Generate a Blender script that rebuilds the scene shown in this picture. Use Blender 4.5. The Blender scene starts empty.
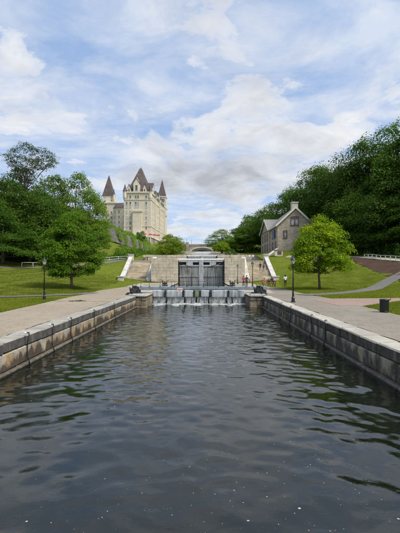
import bpy, bmesh, math, random
import numpy as np
from mathutils import Vector, Matrix
random.seed(7); RNG = np.random.default_rng(11)
SC = bpy.context.scene; COL = SC.collection
R = math.radians
# ------------------------------------------------------------------ camera
CAMZ = 3.36
cam_d = bpy.data.cameras.new('camera'); cam = bpy.data.objects.new('camera', cam_d); COL.objects.link(cam)
cam.location = (0, 0, CAMZ); cam.rotation_euler = (R(90), 0, 0)
cam_d.sensor_fit = 'VERTICAL'; cam_d.sensor_height = 36; cam_d.sensor_width = 27; cam_d.lens = 25.0
cam_d.shift_x = -3.5/533; cam_d.shift_y = 5.5/533
cam_d.clip_start = 0.1; cam_d.clip_end = 6000
SC.camera = cam
# ------------------------------------------------------------------ sky
SUN_EL, SUN_AZ = 56, 122           # azimuth clockwise from the view direction
wd = bpy.data.worlds.new('World'); SC.world = wd; wd.use_nodes = True
wn = wd.node_tree.nodes; wl = wd.node_tree.links; wn.clear()
def W(t, **k):
    n = wn.new(t)
    for a, b in k.items(): setattr(n, a, b)
    return n
def wmath(op, a, b=None, clamp=False):
    n = W('ShaderNodeMath', operation=op, use_clamp=clamp)
    for i, v in enumerate((a, b)):
        if v is None: continue
        if isinstance(v, (int, float)): n.inputs[i].default_value = v
        else: wl.new(v, n.inputs[i])
    return n.outputs[0]
sky = W('ShaderNodeTexSky', sky_type='NISHITA', sun_disc=False)
sky.sun_elevation = R(SUN_EL); sky.sun_rotation = R(SUN_AZ)
sky.air_density = 1.0; sky.dust_density = 0.6; sky.ozone_density = 1.6
tc = W('ShaderNodeTexCoord'); sep = W('ShaderNodeSeparateXYZ'); wl.new(tc.outputs['Generated'], sep.inputs[0])
zc = wmath('ADD', wmath('MAXIMUM', sep.outputs[2], 0.0), 0.16)
ux = wmath('DIVIDE', sep.outputs[0], zc); uy = wmath('DIVIDE', sep.outputs[1], zc)
cmb = W('ShaderNodeCombineXYZ'); wl.new(ux, cmb.inputs[0]); wl.new(uy, cmb.inputs[1])
def wnoise(scale, detail, rough, loc=(0,0,0), dist=0.0, sc=(1,1,1), rot=0):
    mp = W('ShaderNodeMapping'); mp.inputs['Location'].default_value = loc; mp.inputs['Scale'].default_value = sc
    mp.inputs['Rotation'].default_value = (0, 0, rot)
    wl.new(cmb.outputs[0], mp.inputs[0])
    n = W('ShaderNodeTexNoise'); n.inputs['Scale'].default_value = scale; n.inputs['Detail'].default_value = detail
    n.inputs['Roughness'].default_value = rough; n.inputs['Distortion'].default_value = dist
    wl.new(mp.outputs[0], n.inputs['Vector']); return n.outputs['Fac']
def wramp(fac, *st):
    n = W('ShaderNodeValToRGB'); e = n.color_ramp.elements
    while len(e) < len(st): e.new(0.5)
    for q, (p, c) in zip(e, st):
        q.position = p; q.color = (c, c, c, 1) if isinstance(c, (int, float)) else (*c, 1)
    wl.new(fac, n.inputs[0]); return n.outputs[0]
def wmix(f, a, b):
    n = W('ShaderNodeMix', data_type='RGBA')
    if isinstance(f, (int, float)): n.inputs[0].default_value = f
    else: wl.new(f, n.inputs[0])
    for i, v in ((6, a), (7, b)):
        if isinstance(v, tuple): n.inputs[i].default_value = (*v, 1)
        else: wl.new(v, n.inputs[i])
    return n.outputs[2]
yv = wmath('MAXIMUM', sep.outputs[1], 0.05); ahead = wmath('GREATER_THAN', sep.outputs[1], 0.05)
tx_ = wmath('MULTIPLY', wmath('DIVIDE', sep.outputs[0], yv), 370); tz_ = wmath('MULTIPLY', wmath('DIVIDE', sep.outputs[2], yv), 370)
def bank(px, py, rx, ry):          # one cloud bank: an oval of the sky, 1 at its middle, 0 at its rim
    ex = wmath('MULTIPLY', wmath('SUBTRACT', tx_, px-203.5), 1/rx); ey = wmath('MULTIPLY', wmath('SUBTRACT', tz_, 272-py), 1/ry)
    q = wmath('SUBTRACT', 1.0, wmath('ADD', wmath('MULTIPLY', ex, ex), wmath('MULTIPLY', ey, ey)), clamp=True)
    return wmath('MULTIPLY', q, ahead)
n_big = wnoise(2.3, 11, 0.6, (3.1, 1.7, 0), 0.35)
n_cir = wnoise(2.0, 10, 0.62, (7.3, 0.4, 0), 0.5, (1.0, 1.5, 1), 0.35)
den = n_big
for (px, py, rx, ry, amt) in ((238,158,128,46,.20),(262,96,74,26,.17),(45,122,78,20,.18),(338,133,44,24,.15),(225,212,110,30,.12),(120,182,70,20,.10),(395,88,50,20,.10),(12,85,40,16,-.08),(322,119,14,9,-.14),(100,150,60,10,-.08),(190,12,230,48,-.06)):
    den = wmath('ADD', den, wmath('MULTIPLY', bank(px, py, rx, ry), amt))
cov = wramp(den, (0.525, 0.0), (0.60, 0.72), (0.70, 0.98))
veil = wramp(n_cir, (0.34, 0.22), (0.50, 0.52), (0.66, 0.86))
cov = wmath('MAXIMUM', cov, veil)
tone = wmath('ADD', wmath('MULTIPLY', den, 0.62), wmath('MULTIPLY', wnoise(3.4, 10, 0.62, (1.2, 5.5, 0), 0.5), 0.5))
tone = wmath('ADD', tone, wmath('MULTIPLY', bank(215, 172, 105, 34), 0.13))
ccol = wramp(tone, (0.48, (4.3, 4.65, 5.25)), (0.60, (5.15, 5.2, 5.3)), (0.72, (4.1, 4.2, 4.4)), (0.88, (2.7, 2.85, 3.15)))
blue = wmix(0.65, sky.outputs[0], (1.1, 2.35, 4.7))
final = wmix(cov, blue, ccol)
bg = W('ShaderNodeBackground'); bg.inputs['Strength'].default_value = 0.1
wl.new(final, bg.inputs[0]); wo = W('ShaderNodeOutputWorld'); wl.new(bg.outputs[0], wo.inputs[0])
# ------------------------------------------------------------------ sun
S = Vector((math.cos(R(SUN_EL))*math.sin(R(SUN_AZ)), math.cos(R(SUN_EL))*math.cos(R(SUN_AZ)), math.sin(R(SUN_EL))))
sd = bpy.data.lights.new('sun', 'SUN'); sd.energy = 2.8; sd.angle = R(24); sd.color = (1.0, 0.95, 0.87)
so = bpy.data.objects.new('sun', sd); COL.objects.link(so); so.rotation_euler = S.to_track_quat('Z', 'Y').to_euler(); so.location = S*200
SC.view_settings.view_transform = 'Standard'; SC.view_settings.look = 'None'
SC.view_settings.exposure = 0.8; SC.view_settings.gamma = 1.0; SC.view_settings.use_curve_mapping = False
SC.render.engine = 'CYCLES'; SC.cycles.max_bounces = 8; SC.cycles.transparent_max_bounces = 8
SC.cycles.use_adaptive_sampling = True; SC.cycles.use_denoising = True

# ================================================================== helpers
def tag(o, label=None, cat=None, group=None, kind=None):
    if label: o['label'] = label
    if cat: o['category'] = cat
    if group: o['group'] = group
    if kind: o['kind'] = kind
    return o
def link(name, me, parent=None, mat=None, loc=None, rot=None, scale=None):
    o = bpy.data.objects.new(name, me); COL.objects.link(o)
    if parent is not None: o.parent = parent
    if loc is not None: o.location = loc
    if rot is not None: o.rotation_euler = rot
    if scale is not None: o.scale = scale
    if mat is not None and me is not None and len(me.materials) == 0: me.materials.append(mat)
    return o
def empty(name, loc, rz=0, label=None, cat=None, group=None, kind=None):
    o = bpy.data.objects.new(name, None); COL.objects.link(o); o.location = loc; o.rotation_euler = (0, 0, rz)
    o.empty_display_size = 0.2
    return tag(o, label, cat, group, kind)
def copy_tree(o, parent=None):
    c = o.copy(); COL.objects.link(c)
    if parent is not None: c.parent = parent
    for ch in list(KIDS.get(o.name, [])): copy_into(ch, c)
    return c
KIDS = {}
def copy_into(o, parent):
    c = o.copy(); COL.objects.link(c); c.parent = parent
    for ch in list(KIDS.get(o.name, [])): copy_into(ch, c)
    return c
def kid(name, me, parent, mat=None, loc=None, rot=None, scale=None):
    o = link(name, me, parent, mat, loc, rot, scale); KIDS.setdefault(parent.name, []).append(o); return o
class MB:
    """collects plain shapes into one mesh"""
    def __init__(s): s.v = []; s.f = []; s.m = []; s.mi = 0
    def add(s, vs, fs):
        b = len(s.v); s.v += [tuple(x) for x in vs]; s.f += [tuple(i+b for i in f) for f in fs]; s.m += [s.mi]*len(fs); return s
    def box(s, x0, x1, y0, y1, z0, z1, mtx=None):
        vs = [Vector((x, y, z)) for z in (z0, z1) for y in (y0, y1) for x in (x0, x1)]
        if mtx is not None: vs = [mtx @ v for v in vs]
        return s.add(vs, [(0,2,3,1),(4,5,7,6),(0,1,5,4),(2,6,7,3),(0,4,6,2),(1,3,7,5)])
    def tube(s, pts, rad, n=8, cap=True):
        pts = [Vector(p) for p in pts]; rad = rad if isinstance(rad, (list, tuple)) else [rad]*len(pts)
        rings = []; up = Vector((0.03, 0.05, 1)).normalized(); b = len(s.v); vs = []
        for i, p in enumerate(pts):
            d = (pts[min(i+1, len(pts)-1)] - pts[max(i-1, 0)]).normalized()
            if i == 0:
                up = Vector((0, 0, 1)) if abs((pts[-1]-pts[0]).normalized().z) < 0.75 and abs(d.z) < 0.9 else Vector((1, 0.1, 0)).normalized(); a = d.cross(up).normalized()
            else: a = (a-d*a.dot(d)).normalized()
            c = d.cross(a)
            for k in range(n):
                t = 2*math.pi*k/n; vs.append(p + (a*math.cos(t) + c*math.sin(t))*rad[i])
        fs = [(i*n+k, i*n+(k+1) % n, (i+1)*n+(k+1) % n, (i+1)*n+k) for i in range(len(pts)-1) for k in range(n)]
        if cap: fs += [tuple(range(n-1, -1, -1)), tuple(range((len(pts)-1)*n, len(pts)*n))]
        return s.add(vs, fs)
    def lathe(s, prof, n=16, c=(0,0,0), ph=0.0):
        vs = []
        for r, z in prof:
            for k in range(n):
                t = 2*math.pi*k/n+ph; vs.append((c[0]+r*math.cos(t), c[1]+r*math.sin(t), c[2]+z))
        fs = [(i*n+k, i*n+(k+1) % n, (i+1)*n+(k+1) % n, (i+1)*n+k) for i in range(len(prof)-1) for k in range(n)]
        fs += [tuple(range(n-1, -1, -1)), tuple(range((len(prof)-1)*n, len(prof)*n))]
        return s.add(vs, fs)
    def poly(s, pts, z0, z1):            # footprint (counter-clockwise) extruded
        n = len(pts); vs = [(x, y, z0) for x, y in pts]+[(x, y, z1) for x, y in pts]
        return s.add(vs, [tuple(range(n-1, -1, -1)), tuple(range(n, 2*n))]+[(i, (i+1) % n, n+(i+1) % n, n+i) for i in range(n)])
    def mesh(s, name, mats=(), smooth=False):
        me = bpy.data.meshes.new(name); me.from_pydata(s.v, [], s.f)
        for m in (mats if isinstance(mats, (list, tuple)) else [mats]): me.materials.append(m)
        me.polygons.foreach_set('material_index', s.m)
        if smooth: me.polygons.foreach_set('use_smooth', [True]*len(s.f))
        me.update(); return me
def cbox_mesh(name, dx, dy, dz, bev=0.02, jit=0.0, mat=None, skew=0.0):
    bm = bmesh.new(); bmesh.ops.create_cube(bm, size=1)
    for v in bm.verts:
        v.co = Vector((v.co.x*dx, v.co.y*dy, v.co.z*dz))
        if jit: v.co += Vector([random.uniform(-jit, jit) for _ in range(3)])
    if bev: bmesh.ops.bevel(bm, geom=bm.edges[:], offset=bev, segments=1, affect='EDGES', profile=0.5)
    me = bpy.data.meshes.new(name); bm.to_mesh(me); bm.free()
    if mat: me.materials.append(mat)
    return me
def fast_mesh(name, V, F, mats=(), smooth=False, mi=None):
    """V Nx3, F Mx3 or Mx4 numpy"""
    me = bpy.data.meshes.new(name); V = np.asarray(V, np.float32); F = np.asarray(F, np.int32); k = F.shape[1]
    me.vertices.add(len(V)); me.vertices.foreach_set('co', V.ravel())
    me.loops.add(F.size); me.loops.foreach_set('vertex_index', F.ravel())
    me.polygons.add(len(F)); me.polygons.foreach_set('loop_start', np.arange(0, F.size, k, dtype=np.int32))
    me.polygons.foreach_set('loop_total', np.full(len(F), k, np.int32))
    if mi is not None: me.polygons.foreach_set('material_index', np.asarray(mi, np.int32))
    if smooth: me.polygons.foreach_set('use_smooth', np.ones(len(F), bool))
    for m in (mats if isinstance(mats, (list, tuple)) else [mats]): me.materials.append(m)
    me.update(calc_edges=True); me.validate(); return me
def grid_faces(nr, nc):
    i = np.arange(nr-1)[:, None]*nc + np.arange(nc-1)[None, :]; i = i.ravel()
    return np.stack([i, i+1, i+nc+1, i+nc], 1)
def wpx(px, py, Y): return Vector(((px-203.5)*Y/370, Y, CAMZ+(272-py)*Y/370))
ORD = ['first','second','third','fourth','fifth','sixth','seventh','eighth','ninth','tenth','eleventh','twelfth','thirteenth','fourteenth','fifteenth','sixteenth','seventeenth','eighteenth','nineteenth','twentieth']

# ================================================================== materials
class NT:
    def __init__(s, name):
        s.m = bpy.data.materials.new(name); s.m.use_nodes = True; s.t = s.m.node_tree; s.n = s.t.nodes; s.l = s.t.links
        s.p = s.n['Principled BSDF']; s.out = s.n['Material Output']
        s.geo = s.n.new('ShaderNodeNewGeometry'); s.pos = s.geo.outputs['Position']
    def node(s, t, **k):
        n = s.n.new(t)
        for a, b in k.items(): setattr(n, a, b)
        return n
    def setin(s, sock, v):
        if isinstance(v, bpy.types.NodeSocket): s.l.new(v, sock)
        elif isinstance(v, tuple) and len(v) == 3 and sock.type == 'RGBA': sock.default_value = (*v, 1)
        else: sock.default_value = v
    def map(s, sc=(1,1,1), loc=(0,0,0), rot=(0,0,0), src=None):
        m = s.node('ShaderNodeMapping'); m.inputs['Scale'].default_value = sc; m.inputs['Location'].default_value = loc; m.inputs['Rotation'].default_value = rot
        s.l.new(src or s.pos, m.inputs[0]); return m.outputs[0]
    def noise(s, scale, detail=6, rough=0.55, sc=(1,1,1), loc=(0,0,0), dist=0.0, src=None):
        n = s.node('ShaderNodeTexNoise'); s.l.new(s.map(sc, loc, src=src), n.inputs['Vector'])
        n.inputs['Scale'].default_value = scale; n.inputs['Detail'].default_value = detail; n.inputs['Roughness'].default_value = rough; n.inputs['Distortion'].default_value = dist
        return n.outputs['Fac']
    def voro(s, scale, feature='F1', sc=(1,1,1), out='Distance'):
        n = s.node('ShaderNodeTexVoronoi', feature=feature); s.l.new(s.map(sc), n.inputs['Vector']); n.inputs['Scale'].default_value = scale
        return n.outputs[out]
    def ramp(s, fac, *st):
        n = s.node('ShaderNodeValToRGB'); e = n.color_ramp.elements
        while len(e) < len(st): e.new(0.5)
        for q, (p, c) in zip(e, st): q.position = p; q.color = (c, c, c, 1) if isinstance(c, (int, float)) else (*c, 1)
        s.l.new(fac, n.inputs[0]); return n.outputs[0]
    def mix(s, f, a, b, mode='MIX'):
        n = s.node('ShaderNodeMix', data_type='RGBA', blend_type=mode); s.setin(n.inputs[0], f); s.setin(n.inputs[6], a); s.setin(n.inputs[7], b); return n.outputs[2]
    def math(s, op, a, b=0.0, clamp=False):
        n = s.node('ShaderNodeMath', operation=op, use_clamp=clamp); s.setin(n.inputs[0], a); s.setin(n.inputs[1], b); return n.outputs[0]
    def rnd(s): return s.node('ShaderNodeObjectInfo').outputs['Random']
    def island(s): return s.geo.outputs['Random Per Island']
    def z(s):
        n = s.node('ShaderNodeSeparateXYZ'); s.l.new(s.pos, n.inputs[0]); return n.outputs[2]
    def vary(s, col, amt, fac=None):       # per-object brightness
        f = s.math('ADD', s.math('MULTIPLY', fac or s.rnd(), 2*amt), 1-amt)
        c = s.node('ShaderNodeCombineColor'); [s.l.new(f, c.inputs[i]) for i in range(3)]
        return s.mix(1.0, col, c.outputs[0], 'MULTIPLY')
    def fin(s, col, rough=0.85, bump=None, bstr=0.3, bdist=0.02, spec=0.3, metal=0.0):
        s.setin(s.p.inputs['Base Color'], col); s.setin(s.p.inputs['Roughness'], rough)
        s.p.inputs['Specular IOR Level'].default_value = spec; s.p.inputs['Metallic'].default_value = metal
        if bump is not None:
            b = s.node('ShaderNodeBump'); b.inputs['Strength'].default_value = bstr; b.inputs['Distance'].default_value = bdist
            s.l.new(bump, b.inputs['Height']); s.l.new(b.outputs[0], s.p.inputs['Normal'])
        return s.m
def m_simple(name, c, rough=0.6, var=0.12, scale=3.0, metal=0.0, spec=0.3, bstr=0.1, bdist=0.01):
    t = NT(name); n = t.noise(scale, 6, 0.6)
    d = tuple(x*(1-var*1.6) for x in c); l = tuple(min(1, x*(1+var*1.6)) for x in c)
    return t.fin(t.ramp(n, (0.3, d), (0.7, l)), rough, t.noise(scale*6, 4), bstr, bdist, spec, metal)
M = {}
def stone(name, a, b, c=None, scale=1.2, var=0.16, bstr=0.5, bdist=0.03, rough=0.9, streak=0.0, speck=0.0):
    t = NT(name); n = t.noise(scale, 8, 0.6)
    col = t.ramp(n, (0.32, a), (0.66, b))
    if c is not None: col = t.mix(t.ramp(t.noise(scale*0.45, 5, 0.6, loc=(4, 2, 9)), (0.5, 0.0), (0.68, 0.85)), col, c)
    if streak:
        st = t.noise(2.2, 6, 0.65, sc=(1, 1, 0.12), loc=(3, 3, 1))
        col = t.mix(t.ramp(st, (0.52, 0.0), (0.7, streak)), col, tuple(x*0.35 for x in a))
    col = t.mix(t.ramp(t.noise(scale*14, 4, 0.7), (0.4, 0.0), (0.75, 0.25)), col, tuple(x*0.55 for x in a))
    col = t.vary(col, var)
    h = t.math('ADD', t.noise(scale*4, 6, 0.65), t.math('MULTIPLY', t.noise(scale*20, 4, 0.6), 0.35))
    return t.fin(col, rough, h, bstr, bdist, 0.25)
# quay wall, left: dark coping with pale runs; lower course pale and rust stained, black towards the waterline in tongues
def wallmat(name, side):
    t = NT(name); z = t.z()
    base = t.ramp(t.noise(1.6, 8, 0.62), (0.3, (0.22, 0.20, 0.16)), (0.7, (0.40, 0.365, 0.29)))
    # rust / ochre runs
    run = t.noise(2.4, 6, 0.6, sc=(1, 1, 0.22), loc=(5, 1, 2))
    lowz = t.math('SUBTRACT', 0.72, z)                       # 0 under coping .. 0.6 at water
    o = t.ramp(t.math('ADD', run, t.math('MULTIPLY', lowz, 0.35 if side == 'L' else 0.12)), (0.50, 0.0), (0.64, 1.0 if side == 'L' else 0.75))
    base = t.mix(o, base, t.ramp(t.noise(5, 5), (0.35, (0.27, 0.16, 0.07)), (0.65, (0.37, 0.26, 0.14))) if side == 'L' else t.ramp(t.noise(5, 5), (0.35, (0.26, 0.19, 0.105)), (0.65, (0.36, 0.29, 0.18))))
    dk = t.noise(1.7 if side == 'L' else 1.9, 7, 0.62, sc=(1, 1, 0.45), loc=(9, 4, 1))
    k = t.math('ADD', dk, t.math('MULTIPLY', lowz, 0.52 if side == 'L' else 0.14))
    base = t.mix(t.ramp(k, *(((0.60, 0.0), (0.70, 0.9)) if side == 'L' else ((0.42, 0.0), (0.57, 0.88)))), base, (0.040, 0.036, 0.029))
    # pale lime line at the waterline ledge
    base = t.mix(t.math('MULTIPLY', t.ramp(z, (0.10, 0.6), (0.16, 0.0)), t.ramp(t.noise(6, 5), (0.4, 0.3), (0.6, 1))), base, (0.20, 0.185, 0.155))
    wet = t.ramp(t.math('ADD', z, t.math('MULTIPLY', t.noise(3, 4), 0.05)), (0.055, 1.0), (0.085, 0.0))
    base = t.mix(wet, base, (0.018, 0.02, 0.014))
    base = t.vary(base, 0.14)
    rough = t.math('SUBTRACT', 0.9, t.math('MULTIPLY', wet, 0.6))
    return t.fin(base, rough, t.math('ADD', t.noise(5, 7, 0.65), t.math('MULTIPLY', t.noise(26, 4), 0.35)), 0.6, 0.03)
def copingmat(name, side):
    t = NT(name); z = t.z()
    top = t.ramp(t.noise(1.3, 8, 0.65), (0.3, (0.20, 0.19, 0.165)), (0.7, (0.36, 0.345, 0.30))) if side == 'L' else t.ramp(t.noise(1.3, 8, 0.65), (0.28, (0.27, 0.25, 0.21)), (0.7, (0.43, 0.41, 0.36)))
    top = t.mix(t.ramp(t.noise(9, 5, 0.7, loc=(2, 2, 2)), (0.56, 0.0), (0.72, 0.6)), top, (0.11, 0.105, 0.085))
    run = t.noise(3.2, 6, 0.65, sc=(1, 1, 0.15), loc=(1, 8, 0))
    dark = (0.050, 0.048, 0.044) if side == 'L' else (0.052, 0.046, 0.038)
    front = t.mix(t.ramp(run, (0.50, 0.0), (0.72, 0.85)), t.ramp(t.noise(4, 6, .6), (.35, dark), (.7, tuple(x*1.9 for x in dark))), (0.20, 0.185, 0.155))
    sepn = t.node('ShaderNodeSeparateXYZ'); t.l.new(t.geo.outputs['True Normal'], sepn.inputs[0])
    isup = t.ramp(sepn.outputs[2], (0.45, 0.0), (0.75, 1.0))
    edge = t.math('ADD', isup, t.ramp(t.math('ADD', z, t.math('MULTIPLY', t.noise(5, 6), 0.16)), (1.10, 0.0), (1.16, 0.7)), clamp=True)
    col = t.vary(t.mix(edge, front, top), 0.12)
    return t.fin(col, 0.9, t.math('ADD', t.noise(6, 7, 0.65), t.math('MULTIPLY', t.noise(30, 4), 0.35)), 0.5, 0.02)
M['wallL'] = wallmat('wall_stone_stained', 'L'); M['wallR'] = wallmat('wall_stone_dark', 'R')
M['copL'] = copingmat('coping_grey', 'L'); M['copR'] = copingmat('coping_pale', 'R')
M['mortar'] = stone('mortar_dark', (0.05, 0.048, 0.042), (0.09, 0.085, 0.075), bstr=0.2)
M['pale'] = stone('lock_stone_pale', (0.46, 0.40, 0.30), (0.60, 0.535, 0.42), (0.38, 0.31, 0.205), 0.9, 0.08, streak=0.6)
M['pier'] = stone('pier_stone_brown', (0.14, 0.115, 0.08), (0.30, 0.25, 0.17), (0.05, 0.045, 0.035), 1.3, 0.2, streak=0.7)
M['balus'] = stone('balustrade_stone', (0.44, 0.42, 0.38), (0.60, 0.58, 0.53), (0.33, 0.31, 0.27), 1.0, 0.06, streak=0.5)
M['stair'] = stone('stair_stone', (0.34, 0.285, 0.195), (0.52, 0.45, 0.33), (0.24, 0.20, 0.14), 0.8, 0.2)
M['hill_wall'] = stone('retaining_stone', (0.14, 0.13, 0.12), (0.27, 0.255, 0.235), (0.10, 0.095, 0.085), 0.35, 0.15, streak=0.6)
M['bridge'] = stone('bridge_stone', (0.28, 0.24, 0.18), (0.42, 0.37, 0.285), (0.18, 0.155, 0.12), 0.3, 0.1)
def brickish(name, a, b, mortar, w, h, axis='X', var=0.35):
    t = NT(name); src = t.pos
    m = t.node('ShaderNodeSeparateXYZ'); t.l.new(t.pos, m.inputs[0]); c = t.node('ShaderNodeCombineXYZ')
    t.l.new(t.math('ADD', m.outputs[0], m.outputs[1]), c.inputs[0]); t.l.new(m.outputs[2], c.inputs[1])
    b_ = t.node('ShaderNodeTexBrick'); t.l.new(c.outputs[0], b_.inputs['Vector']); b_.inputs['Scale'].default_value = 1
    b_.inputs['Brick Width'].default_value = w; b_.inputs['Row Height'].default_value = h; b_.inputs['Mortar Size'].default_value = 0.014*w/0.5; b_.inputs['Bias'].default_value = 0.0
    b_.inputs['Color1'].default_value = (*a, 1); b_.inputs['Color2'].default_value = (*b, 1); b_.inputs['Mortar'].default_value = (*mortar, 1)
    col = t.mix(t.ramp(t.noise(0.5, 6, .6), (0.35, 0.0), (0.75, 0.45)), b_.outputs['Color'], tuple(x*0.6 for x in a))
    return t.fin(col, 0.9, t.math('ADD', b_.outputs['Fac'], t.math('MULTIPLY', t.noise(3, 6), -0.8)), 0.4, 0.03)
M['house'] = brickish('house_limestone', (0.33, 0.28, 0.21), (0.50, 0.435, 0.345), (0.48, 0.44, 0.37), 0.75, 0.36)
M['hotel'] = brickish('hotel_limestone', (0.60, 0.53, 0.415), (0.66, 0.59, 0.47), (0.52, 0.455, 0.355), 2.2, 0.8)
M['hotel_trim'] = stone('hotel_trim', (0.56, 0.50, 0.40), (0.68, 0.62, 0.51), None, 0.4, 0.05, bstr=0.2)
def roofm(name, a, b):
    t = NT(name); w = t.node('ShaderNodeTexWave', wave_type='BANDS', bands_direction='X'); t.l.new(t.map((1, 1, 0.3)), w.inputs['Vector']); w.inputs['Scale'].default_value = 0.6; w.inputs['Distortion'].default_value = 1.5
    col = t.mix(t.math('MULTIPLY', w.outputs['Fac'], 0.3), t.ramp(t.noise(0.35, 7, .65), (0.3, a), (0.72, b)), tuple(x*0.6 for x in a))
    return t.fin(col, 0.65, w.outputs['Fac'], 0.2, 0.05, 0.4)
M['roof'] = roofm('copper_roof_brown', (0.060, 0.045, 0.042), (0.135, 0.105, 0.098))
M['verdigris'] = m_simple('verdigris_copper', (0.16, 0.26, 0.23), 0.6, 0.25, 0.8)
M['slate'] = roofm('slate_roof', (0.16, 0.155, 0.145), (0.26, 0.25, 0.235))
M['white'] = m_simple('white_paint', (0.74, 0.74, 0.72), 0.5, 0.05, 2.0)
M['cream'] = m_simple('cream_paint', (0.66, 0.62, 0.52), 0.55, 0.06, 2.0)
M['redbrown'] = m_simple('red_brown_paint', (0.155, 0.075, 0.06), 0.55, 0.15, 3.0)
M['black'] = m_simple('black_iron', (0.014, 0.014, 0.015), 0.42, 0.25, 6.0, 0.0, 0.5)
M['rubber'] = m_simple('black_vinyl', (0.010, 0.010, 0.010), 0.5, 0.2, 6.0)
M['steel'] = m_simple('blue_grey_steel', (0.19, 0.235, 0.265), 0.5, 0.16, 2.2, 0.0, 0.4)
M['galv'] = m_simple('galvanised_rail', (0.52, 0.54, 0.55), 0.45, 0.08, 4.0, 0.2)
M['cast'] = m_simple('weathered_iron', (0.045, 0.043, 0.042), 0.6, 0.3, 6.0)
M['lampglass'] = m_simple('lamp_glass', (0.62, 0.57, 0.46), 0.25, 0.08, 8.0)
M['banner'] = m_simple('blue_banner', (0.06, 0.19, 0.46), 0.7, 0.1, 3.0)
M['redcloth'] = m_simple('red_canvas', (0.36, 0.035, 0.045), 0.75, 0.12, 1.0)
M['sign'] = m_simple('marker_board', (0.70, 0.66, 0.62), 0.6, 0.06, 5.0); M['signred'] = m_simple('marker_red', (0.55, 0.12, 0.10), 0.6, 0.1, 5.0)
def glassm(name, c, r=0.12):
    t = NT(name); return t.fin(t.ramp(t.noise(0.5, 3), (0.35, tuple(x*0.6 for x in c)), (0.65, tuple(x*1.5 for x in c))), r, None, spec=0.6)
M['pane'] = glassm('window_pane', (0.06, 0.075, 0.085)); M['pane_light'] = glassm('window_pane_pale', (0.30, 0.34, 0.37))
# lock gate timber, grey with dark vertical wet runs
def gatem(name, a, b, dark, amt):
    t = NT(name); col = t.ramp(t.noise(1.8, 7, .6, sc=(3, 1, 0.35)), (0.3, a), (0.7, b))
    col = t.mix(t.ramp(t.noise(1.6, 8, 0.68, sc=(2.2, 1, 0.22), loc=(3, 0, 7)), (0.47, 0.0), (0.62, amt)), col, dark)
    return t.fin(t.vary(col, 0.1), 0.75, t.noise(4, 6, .6, sc=(4, 1, 0.4)), 0.4, 0.03)
M['gate'] = gatem('gate_timber_grey', (0.22, 0.22, 0.205), (0.38, 0.38, 0.355), (0.07, 0.07, 0.062), 0.8)
M['gate_pale'] = gatem('gate_timber_pale', (0.33, 0.34, 0.335), (0.50, 0.515, 0.51), (0.14, 0.145, 0.14), 0.55)
M['weir'] = gatem('weir_panel_pale', (0.36, 0.37, 0.375), (0.56, 0.575, 0.58), (0.12, 0.125, 0.12), 0.75)
M['weir_dark'] = m_simple('weir_post_dark', (0.028, 0.03, 0.028), 0.55, 0.3, 3)
M['moss'] = m_simple('weir_panel_mossy', (0.17, 0.20, 0.13), 0.7, 0.35, 2.5)
def curtain():
    t = NT('falling_water'); n = t.noise(6, 7, 0.65, sc=(2.6, 1, 0.14), dist=0.1)
    col = t.ramp(n, (0.42, (0.035, 0.042, 0.038)), (0.56, (0.11, 0.12, 0.12)), (0.78, (0.30, 0.32, 0.325)))
    return t.fin(col, 0.35, n, 0.8, 0.05, 0.5)
M['curtain'] = curtain()
def foamm():
    t = NT('foam_white'); return t.fin(t.ramp(t.noise(7, 7, .65), (0.36, (0.10, 0.12, 0.12)), (0.62, (0.55, 0.58, 0.59))), 0.7, t.noise(18, 5), 0.5, 0.03)
M['foam'] = foamm(); M['fleck'] = m_simple('foam_fleck', (0.34, 0.35, 0.35), 0.7, 0.1, 5)
def watm():
    t = NT('canal_water'); t.p.inputs['IOR'].default_value = 1.62
    col = t.ramp(t.noise(0.25, 4), (0.35, (0.004, 0.006, 0.003)), (0.65, (0.007, 0.009, 0.005)))
    h = t.math('ADD', t.noise(3.2, 5, 0.55, sc=(0.7, 1, 1)), t.math('MULTIPLY', t.noise(9, 4, .55), 0.4))
    m = t.fin(col, 0.035, h, 0.07, 0.06, 0.5); return m
M['water'] = watm()
def groundm(name, a, b, c, sc=0.25, fine=30, amt=0.5, bstr=0.4, bd=0.02, var2=None):
    t = NT(name); col = t.ramp(t.noise(sc, 8, 0.6), (0.3, a), (0.7, b))
    col = t.mix(t.ramp(t.noise(sc*5, 6, 0.65, loc=(3, 3, 0)), (0.48, 0.0), (0.7, amt)), col, c)
    f = t.noise(fine, 6, 0.8)
    col = t.mix(t.ramp(f, (0.46, 0.0), (0.66, 0.7)), col, tuple(min(1, x*1.45) for x in b))
    col = t.mix(t.ramp(t.noise(fine*1.3, 6, 0.8, loc=(7, 1, 0)), (0.50, 0.0), (0.68, 0.8)), col, tuple(x*0.45 for x in a))
    col = t.mix(t.ramp(t.noise(sc*11, 5, 0.7, loc=(1, 6, 0)), (0.52, 0.0), (0.72, 0.45)), col, tuple(x*0.55 for x in a))
    col = t.mix(t.ramp(t.voro(9.0), (0.15, 0.0), (0.5, 0.28)), col, tuple(x*0.6 for x in a))
    if 'quay' in name: col = t.mix(t.math('MULTIPLY', t.ramp(t.voro(0.22, 'DISTANCE_TO_EDGE'), (0.0, 1.0), (0.009, 0.0)), t.ramp(t.noise(0.6, 4), (0.45, 0.0), (0.65, 0.5))), col, tuple(x*0.4 for x in a))
    return t.fin(col, 1.0, f, bstr, bd, 0.0)
M['grass'] = groundm('lawn_grass', (0.084, 0.124, 0.014), (0.142, 0.174, 0.022), (0.24, 0.205, 0.075), 0.22, 4.2, 0.95, 1.0, 0.1)
M['gravel'] = groundm('quay_gravel', (0.26, 0.22, 0.165), (0.36, 0.315, 0.245), (0.20, 0.165, 0.12), 0.22, 26, 0.5)
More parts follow.
